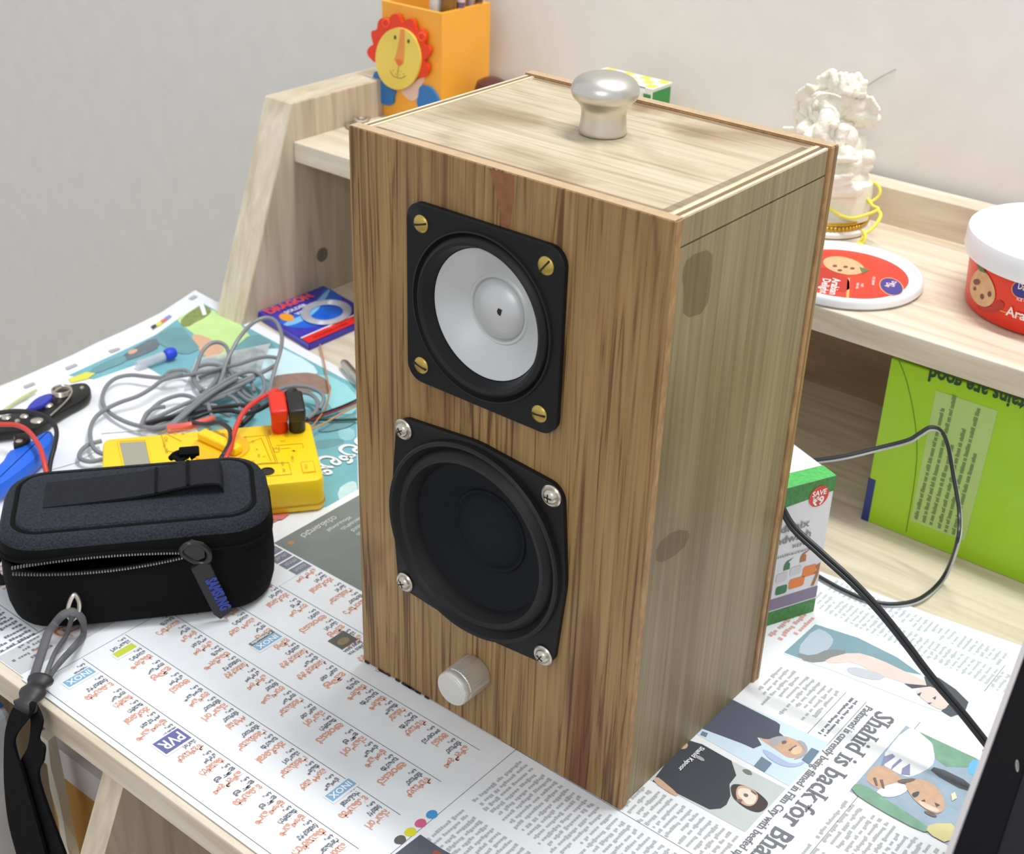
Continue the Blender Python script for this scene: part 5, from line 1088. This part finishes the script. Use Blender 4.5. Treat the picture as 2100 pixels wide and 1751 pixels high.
b = B(); tx = (SP(1, .5) - SP(0, .5)).normalized(); ty = (SP(.5, 1) - SP(.5, 0)); ty = (ty - tx * ty.dot(tx)).normalized()
text(b, 'DRAGON', frame(SP(.07, .775, .0057), tx, ty), .0130, 1, .05, width=Lx * .66); text(b, 'DRAGON', frame(SP(.07, .775, .0059), tx, ty), .0130, 0, .015, width=Lx * .66)
text(b, 'SOLDER', frame(SP(.22, .66, .0056), tx, ty), .0065, 2, .03, width=Lx * .32); text(b, 'WIRE', frame(SP(.30, .555, .0056), tx, ty), .0065, 2, .03, width=Lx * .20); text(b, 'SOLDER WIRE', frame(SP(.12, .035, .0056), tx, ty), .0050, 3, .02, width=Lx * .5)
obj('lettering', b, [bpy.data.materials['packet_red'], mat('packet_pink', (240, 150, 160), 0.4), bpy.data.materials['packet_white'], mat('packet_deep_red', (190, 30, 26), 0.4)], sb_, recalc=False)
b = B()
for r_, zz_ in ((.25, 0), (.275, .0004), (.30, .0006), (.325, .0006), (.35, .0003)): tube(b, [SP(.58 + r_ * .86 * cos(a), .38 + r_ * .74 * sin(a), .0062 + zz_) for a in [2 * pi * k / 28 for k in range(28)]], .0008, 6, closed=True, n=2)
obj('solder_coil', b, mat('solder_metal', (206, 208, 216), 0.35, 0.4), sb_, True)
# silver tool
b = B(); tube(b, [at(704, 742, 2, .004), at(712, 752, 2, .004), at(745, 790, 2, .004), at(790, 840, 2, .004)], lambda t: 0.0022 + .0014 * min(t * 4, 1), 12)
tag(obj('metal_rod', b, M_steel, None, True), 'grey metal rod poking out from behind the left edge of the speaker', 'rod')

# ---------------------------------------------------------------- pliers and wire stripper on the left
def slab(name, pts, z0, z1, m, parent, k=1, bev=.0012):
    pts = chaikin(pts, k) if k else pts; p3 = [at(x, y, 2, z1) for x, y in pts]; b = B()
    prism(b, [(p.x, p.y) for p in p3], z1 - z0, Matrix.Translation((0, 0, z0)), 0, bev); return obj(name, b, m, parent, True)
K2 = 260 / 1821
def q2(pts): return [(x * K2, 750 + y * K2) for x, y in pts]
ws = thing('wire_stripper', 'black wire stripper with chrome rivets and coil spring on the left newspaper', 'wire stripper', tuple(at(100, 830, 2, 0)))
M_tool = mat('black_oxide_steel', (46, 46, 44), 0.35, 0.6)
slab('jaw_plate', q2([(1200, 235), (1270, 260), (1310, 330), (1290, 410), (1180, 490), (1000, 580), (800, 700), (620, 850), (420, 920), (100, 940), (-120, 990), (-120, 800), (60, 700), (300, 650), (480, 540), (700, 420), (900, 300), (1050, 250)]), .002, .0085, M_tool, ws)
slab('blue_grip', q2([(400, 560), (520, 450), (680, 390), (760, 390), (740, 460), (640, 540), (500, 590), (380, 620)]), .0085, .0125, mat('grip_blue', (58, 66, 178), 0.35), ws)
b = B(); 
for x, y, r_ in ((690, 570, .0036), (350, 730, .0030), (530, 790, .0044), (90, 750, .0032), (250, 800, .0020), (1180, 325, .0018), (280, 1085, .0018)):
    b = B(); q = at(x * K2, 750 + y * K2, 2, .0085); lathe(b, [(r_, -.0006), (r_, .0004), (r_ * .7, .0014), (0, .0018)], 20, Matrix.Translation(q)); obj('rivet', b, M_steel, ws, True)
b = B(); cq = at(890 * K2, 750 + 385 * K2, 2, .011)
for k in range(3): tube(b, [cq + Vector((.0066 * cos(a), .0066 * sin(a), .0013 * k)) for a in [2 * pi * i / 18 for i in range(18)]], .0007, 6, closed=True, n=2)
tube(b, [at(760 * K2, 750 + 380 * K2, 2, .013), at(900 * K2, 750 + 300 * K2, 2, .014), at(1010 * K2, 750 + 320 * K2, 2, .014), at(1025 * K2, 750 + 400 * K2, 2, .013), at(930 * K2, 750 + 530 * K2, 2, .010), at(720 * K2, 750 + 720 * K2, 2, .010)], .0007, 6)
obj('coil_spring', b, M_steel, ws, True)
b = B()
for pts in ([(1290, 470), (1100, 600), (800, 760), (500, 920)], [(1180, 500), (900, 660), (600, 860), (480, 930)], [(60, 640), (300, 470), (520, 350)], [(20, 700), (200, 540), (420, 420)]): tube(b, [at(x * K2, 750 + y * K2, 2, .0022) for x, y in pts], .0011, 8)
obj('lime_trim', b, mat('lime_trim', (198, 206, 150), 0.3), ws, True)
pl = thing('pliers', 'blue handled pliers lying at the far left in front of the wire stripper', 'pliers', tuple(at(40, 940, 2, 0)))
slab('handle', q2([(700, 900), (770, 930), (780, 1020), (700, 1130), (560, 1260), (420, 1400), (200, 1560), (0, 1700), (-200, 1780), (-200, 1500), (0, 1380), (100, 1200), (200, 1160), (400, 1080), (560, 950)]), .003, .0150, mat('pliers_blue', (30, 104, 226), 0.45), pl, 1, .004)
slab('jaw', q2([(170, 1130), (220, 1020), (170, 990), (300, 960), (420, 940), (440, 1000), (400, 1080), (260, 1140)]), .010, .0175, M_tool, pl)
b = B(); q = at(275 * K2, 750 + 1085 * K2, 2, .0175); lathe(b, [(.0024, -.0006), (.0024, .0004), (0, .0012)], 16, Matrix.Translation(q)); obj('rivet', b, M_steel, pl, True)

# ---------------------------------------------------------------- black pouch
BX, BY, BA = -0.1519, -0.0288, 0.8941
bx_ = Vector((cos(BA), sin(BA), 0)); by_ = Vector((-sin(BA), cos(BA), 0)); BM = frame((BX, BY, 0), bx_, by_)
pou = thing('camera_pouch', 'black zipped fabric pouch half open with a top handle and wrist lanyard', 'pouch', (BX, BY, 0))
M_nb = mat('black_nylon', (14, 14, 15), 0.85, spec=0.15, bump=0.5, bscale=1400, var=0.1, vscale=900)
M_nm = mat('grey_black_mesh', (44, 48, 56), 0.75, spec=0.25, bump=1.0, bscale=800, var=0.9, vscale=800)
M_web = mat('black_webbing', (34, 35, 40), 0.8, spec=0.2, bump=0.8, bscale=900, var=0.5, vscale=900)
BL, BW, BHt = 0.1500, 0.0800, 0.0580
def gapf(x, y):
    if y > -BW / 2 + 0.022: return 0
    return max(0, 1 - ((x + 0.022) / 0.056) ** 2)
def ring(inset, z, r=0.024, f=0.0, n=14, g=0.0):
    return [BM @ Vector((x, y - (g * max(0, 1 - (x / (BL / 2)) ** 4) if y < 0 else 0), z + f * gapf(x, y))) for x, y in dense2(BL - 2 * inset, BW - 2 * inset, max(r - inset, .004))]
def dense2(w_, h_, r):
    base = rrect(w_, h_, r, 8); out = []
    for i in range(len(base)):
        a, c = base[i], base[(i + 1) % len(base)]; k = 12 if i % 9 == 8 else 1
        for j in range(k): out.append((a[0] + (c[0] - a[0]) * j / k, a[1] + (c[1] - a[1]) * j / k))
    return out
b = B(); loft(b, [ring(.006, 0, g=.006), ring(.002, .003, g=.008), ring(0.0, .010, g=.008), ring(-.0008, .024, f=-.002, g=.004), ring(0.0, .0395, f=-.0060), ring(.002, .0405, f=-.0060), ring(.004, .030), ring(.006, .014)]); pb_ = obj('pouch_body', b, M_nb, pou, True)
b = B(); loft(b, [ring(.004, .044), ring(.0025, .0415, f=.0035), ring(.0002, .0415, f=.0038), ring(-.0002, .045, f=.002), ring(.0004, .051), ring(.003, .0555), ring(.0065, .0572), ring(.0085, .0566), ring(.0095, .0560), ring(.0110, .0582), ring(.016, .0592), ring(.025, .0600)]); lid_ = obj('pouch_lid', b, [M_nm, M_nb], pou, True)
for p in lid_.data.polygons: p.material_index = 1 if p.center.z < 0.0530 else 0
b = B(); tube(b, ring(.0002, .0415, f=.0038), .0013, 8, closed=True, smooth=False); tube(b, ring(.0004, .0400, f=-.0060), .0013, 8, closed=True, smooth=False); obj('zip_tape', b, M_nb, pou, True)
b = B(); tube(b, ring(.0088, .0560), .0016, 8, closed=True, smooth=False); obj('seam_groove', b, M_nb, pou, True)
b = B()
for k in range(62):
    x = -0.066 + k * 0.00155
    for f, zb_ in ((.0038, .0405), (-.0060, .0404)):
        g_ = gapf(x, -BW / 2)
        if g_ > .08: box(b, (-.0004, -.0010, -.0005), (.0004, .0010, .0005), M=BM @ Matrix.Translation((x, -BW / 2 + .0006 - .0014, zb_ + f * g_)))
obj('zip_teeth', b, mat('zip_teeth_metal', (150, 150, 150), 0.3, 0.6), pou)['kind'] = 'stuff'
# handle strap
b = B(); hp = [(-.050, .0605), (-.03, .0612), (-.008, .0622), (.010, .0638), (.026, .0665), (.040, .0675), (.0475, .0662), (.0495, .0610)]
hp2 = smooth_path([Vector((x, 0, z)) for x, z in hp], 5)
loft(b, [[BM @ Vector((p.x, y, p.z + dz_)) for y, dz_ in ((-.0110, 0), (.0160, 0), (.0160, -.0014), (-.0110, -.0014))] for p in hp2]); obj('handle_strap', b, M_web, pou)
b = B()
for x in (.012, .030): box(b, (x - .0008, -.0112, .0), (x + .0008, .0162, .0010), M=BM @ Matrix.Translation((0, 0, .0637 if x < .02 else .0670)))
obj('strap_stitching', b, M_nb, pou)
# zipper slider and pull tag on the front face
Nf = -by_; P0f = BM @ Vector((0, -BW / 2 - .0085, 0)); 
def bf(px, py, d=0.0): q = atp(px, py, P0f, Nf); return q + Nf * d
b = B(); c0 = bf(400, 1132)
tube(b, [bf(372, 1130, .001), bf(385, 1112, .002), bf(410, 1112, .002), bf(428, 1128, .002), bf(424, 1148, .002), bf(400, 1150, .001)], .0016, 8, closed=True)
loft(b, [[bf(374 + dx_, 1126 + dy_, d) for dx_, dy_ in ((0, 0), (18, -14), (44, -8), (46, 14), (24, 24), (4, 16))] for d in (-.003, .0015)])
ps_ = obj('zip_slider', b, mat('gunmetal', (58, 58, 58), 0.3, 0.6), pou, True)
b = B(); loft(b, [[bf(x, y, d) for x, y in ((392, 1160), (408, 1150), (430, 1150), (440, 1172), (474, 1245), (452, 1262), (438, 1252), (402, 1180))] for d in (.001, .0035)]); pt_ = obj('pull_tag', b, mat('black_rubber_tag', (34, 34, 36), 0.55), ps_)
b = B(); a0_, a1_ = bf(437, 1180, .0038), bf(470, 1244, .0038); dd = (a1_ - a0_); Lw = dd.length; dd.normalize(); upv = dd.cross(Nf).normalized() * -1
text(b, 'SAMSUNG', frame(bf(421, 1182, .0038), dd, Nf.cross(dd)), .0085, 0, .05, width=Lw * .98); obj('tag_lettering', b, mat('blue_rubber_letters', (44, 66, 160), 0.5), pt_, recalc=False)
# back toggle seen over the top edge
b = B(); tube(b, [at(350, 940, 2, .052), at(362, 930, 2, .056), at(385, 926, 2, .056), at(398, 940, 2, .052)], .0018, 8); box(b, (-.006, -.003, -.002), (.006, .003, .002), 0, .001, 2, M=Matrix.Translation(at(388, 926, 2, .058)) @ Matrix.Rotation(.9, 4, 'Z') @ Matrix.Rotation(.5, 4, 'X')); box(b, (-.004, -.004, -.001), (.004, .004, .001), 0, .0008, 2, M=Matrix.Translation(at(370, 938, 2, .055))); obj('back_zip_pull', b, M_nb, pou, True)
b = B(); tube(b, [at(16, 1130, 2, .018), at(-2, 1140, 2, .016), at(-14, 1165, 2, .014), at(0, 1190, 2, .012), at(22, 1182, 2, .012)], .0030, 8); obj('side_loop', b, M_web, pou, True)
# lanyard
ly = thing('wrist_lanyard', 'black wrist lanyard clipped to the pouch and hanging over the desk edge', 'lanyard', (-0.13, -0.13, 0))
b = B(); tube(b, [bf(140, 1252, .003), bf(143, 1232, .002), bf(153, 1218, .0005), bf(163, 1232, .002), bf(160, 1252, .003), bf(148, 1262, .004)], .0013, 8, closed=True); obj('metal_ring', b, M_steel, ly, True)
M_gcord = mat('grey_cord', (92, 92, 94), 0.6, bump=0.3, bscale=1800)
b = B(); tube(b, [at(66, 1400, 2, .006), at(82, 1350, 2, .009), at(98, 1300, 2, .014), bf(112, 1268, .006), bf(130, 1250, .005), bf(152, 1246, .004), bf(170, 1262, .004), bf(172, 1290, .005), at(156, 1322, 2, .012), at(128, 1352, 2, .008), at(108, 1378, 2, .007), at(96, 1402, 2, .006)], lambda t: 0.0026 if t < .55 else 0.0026 - (t - .55) * .003, 10, flat=.55)
tube(b, [bf(150, 1246, .006), bf(138, 1288, .006), at(112, 1340, 2, .011), at(90, 1398, 2, .008)], .0014, 8)
obj('cord_loop', b, M_gcord, ly, True)
b = B(); tube(b, [at(86, 1390, 2, .007), at(72, 1412, 2, .007), at(56, 1440, 2, .006), at(46, 1458, 2, .003)], lambda t: 0.0062 + .001 * sin(t * 18), 12, flat=.6)
obj('connector', b, mat('connector_black', (44, 42, 44), 0.5), ly, True)
K3_ = 371 / 1751
def ribbon(name, Lf, Rt, y, th, m):
    Lp_ = smooth_path([Vector(p + (0,)) for p in Lf], 6); Rp = smooth_path([Vector(p + (0,)) for p in Rt], 6); n_ = min(len(Lp_), len(Rp)); b = B(); rings = []
    for i in range(n_):
        t = i / (n_ - 1); yy = y + (0.006 * (1 - t) ** 3)
        a = at(Lp_[i].x * K3_, 1380 + Lp_[i].y * K3_, 1, yy); c = at(Rp[i].x * K3_, 1380 + Rp[i].y * K3_, 1, yy)
        rings.append([a, c, c + Vector((0, th, 0)), a + Vector((0, th, 0))])
    loft(b, rings); obj(name, b, m, ly)
ribbon('webbing_strap', [(200, 260), (110, 360), (50, 560), (35, 800), (40, 1100), (80, 1450), (170, 1800)], [(330, 300), (300, 400), (140, 620), (150, 780), (210, 950), (310, 1300), (450, 1800)], -0.150, .0016, mat('webbing_black', (18, 18, 21), 0.85, spec=0.15, bump=0.6, bscale=1500))
ribbon('webbing_strap', [(230, 300), (290, 430), (290, 570), (265, 720), (190, 900), (240, 1250), (380, 1800)], [(330, 300), (400, 470), (365, 640), (420, 720), (410, 850), (375, 1060), (640, 1800)], -0.1465, .0016, bpy.data.materials['webbing_black'])
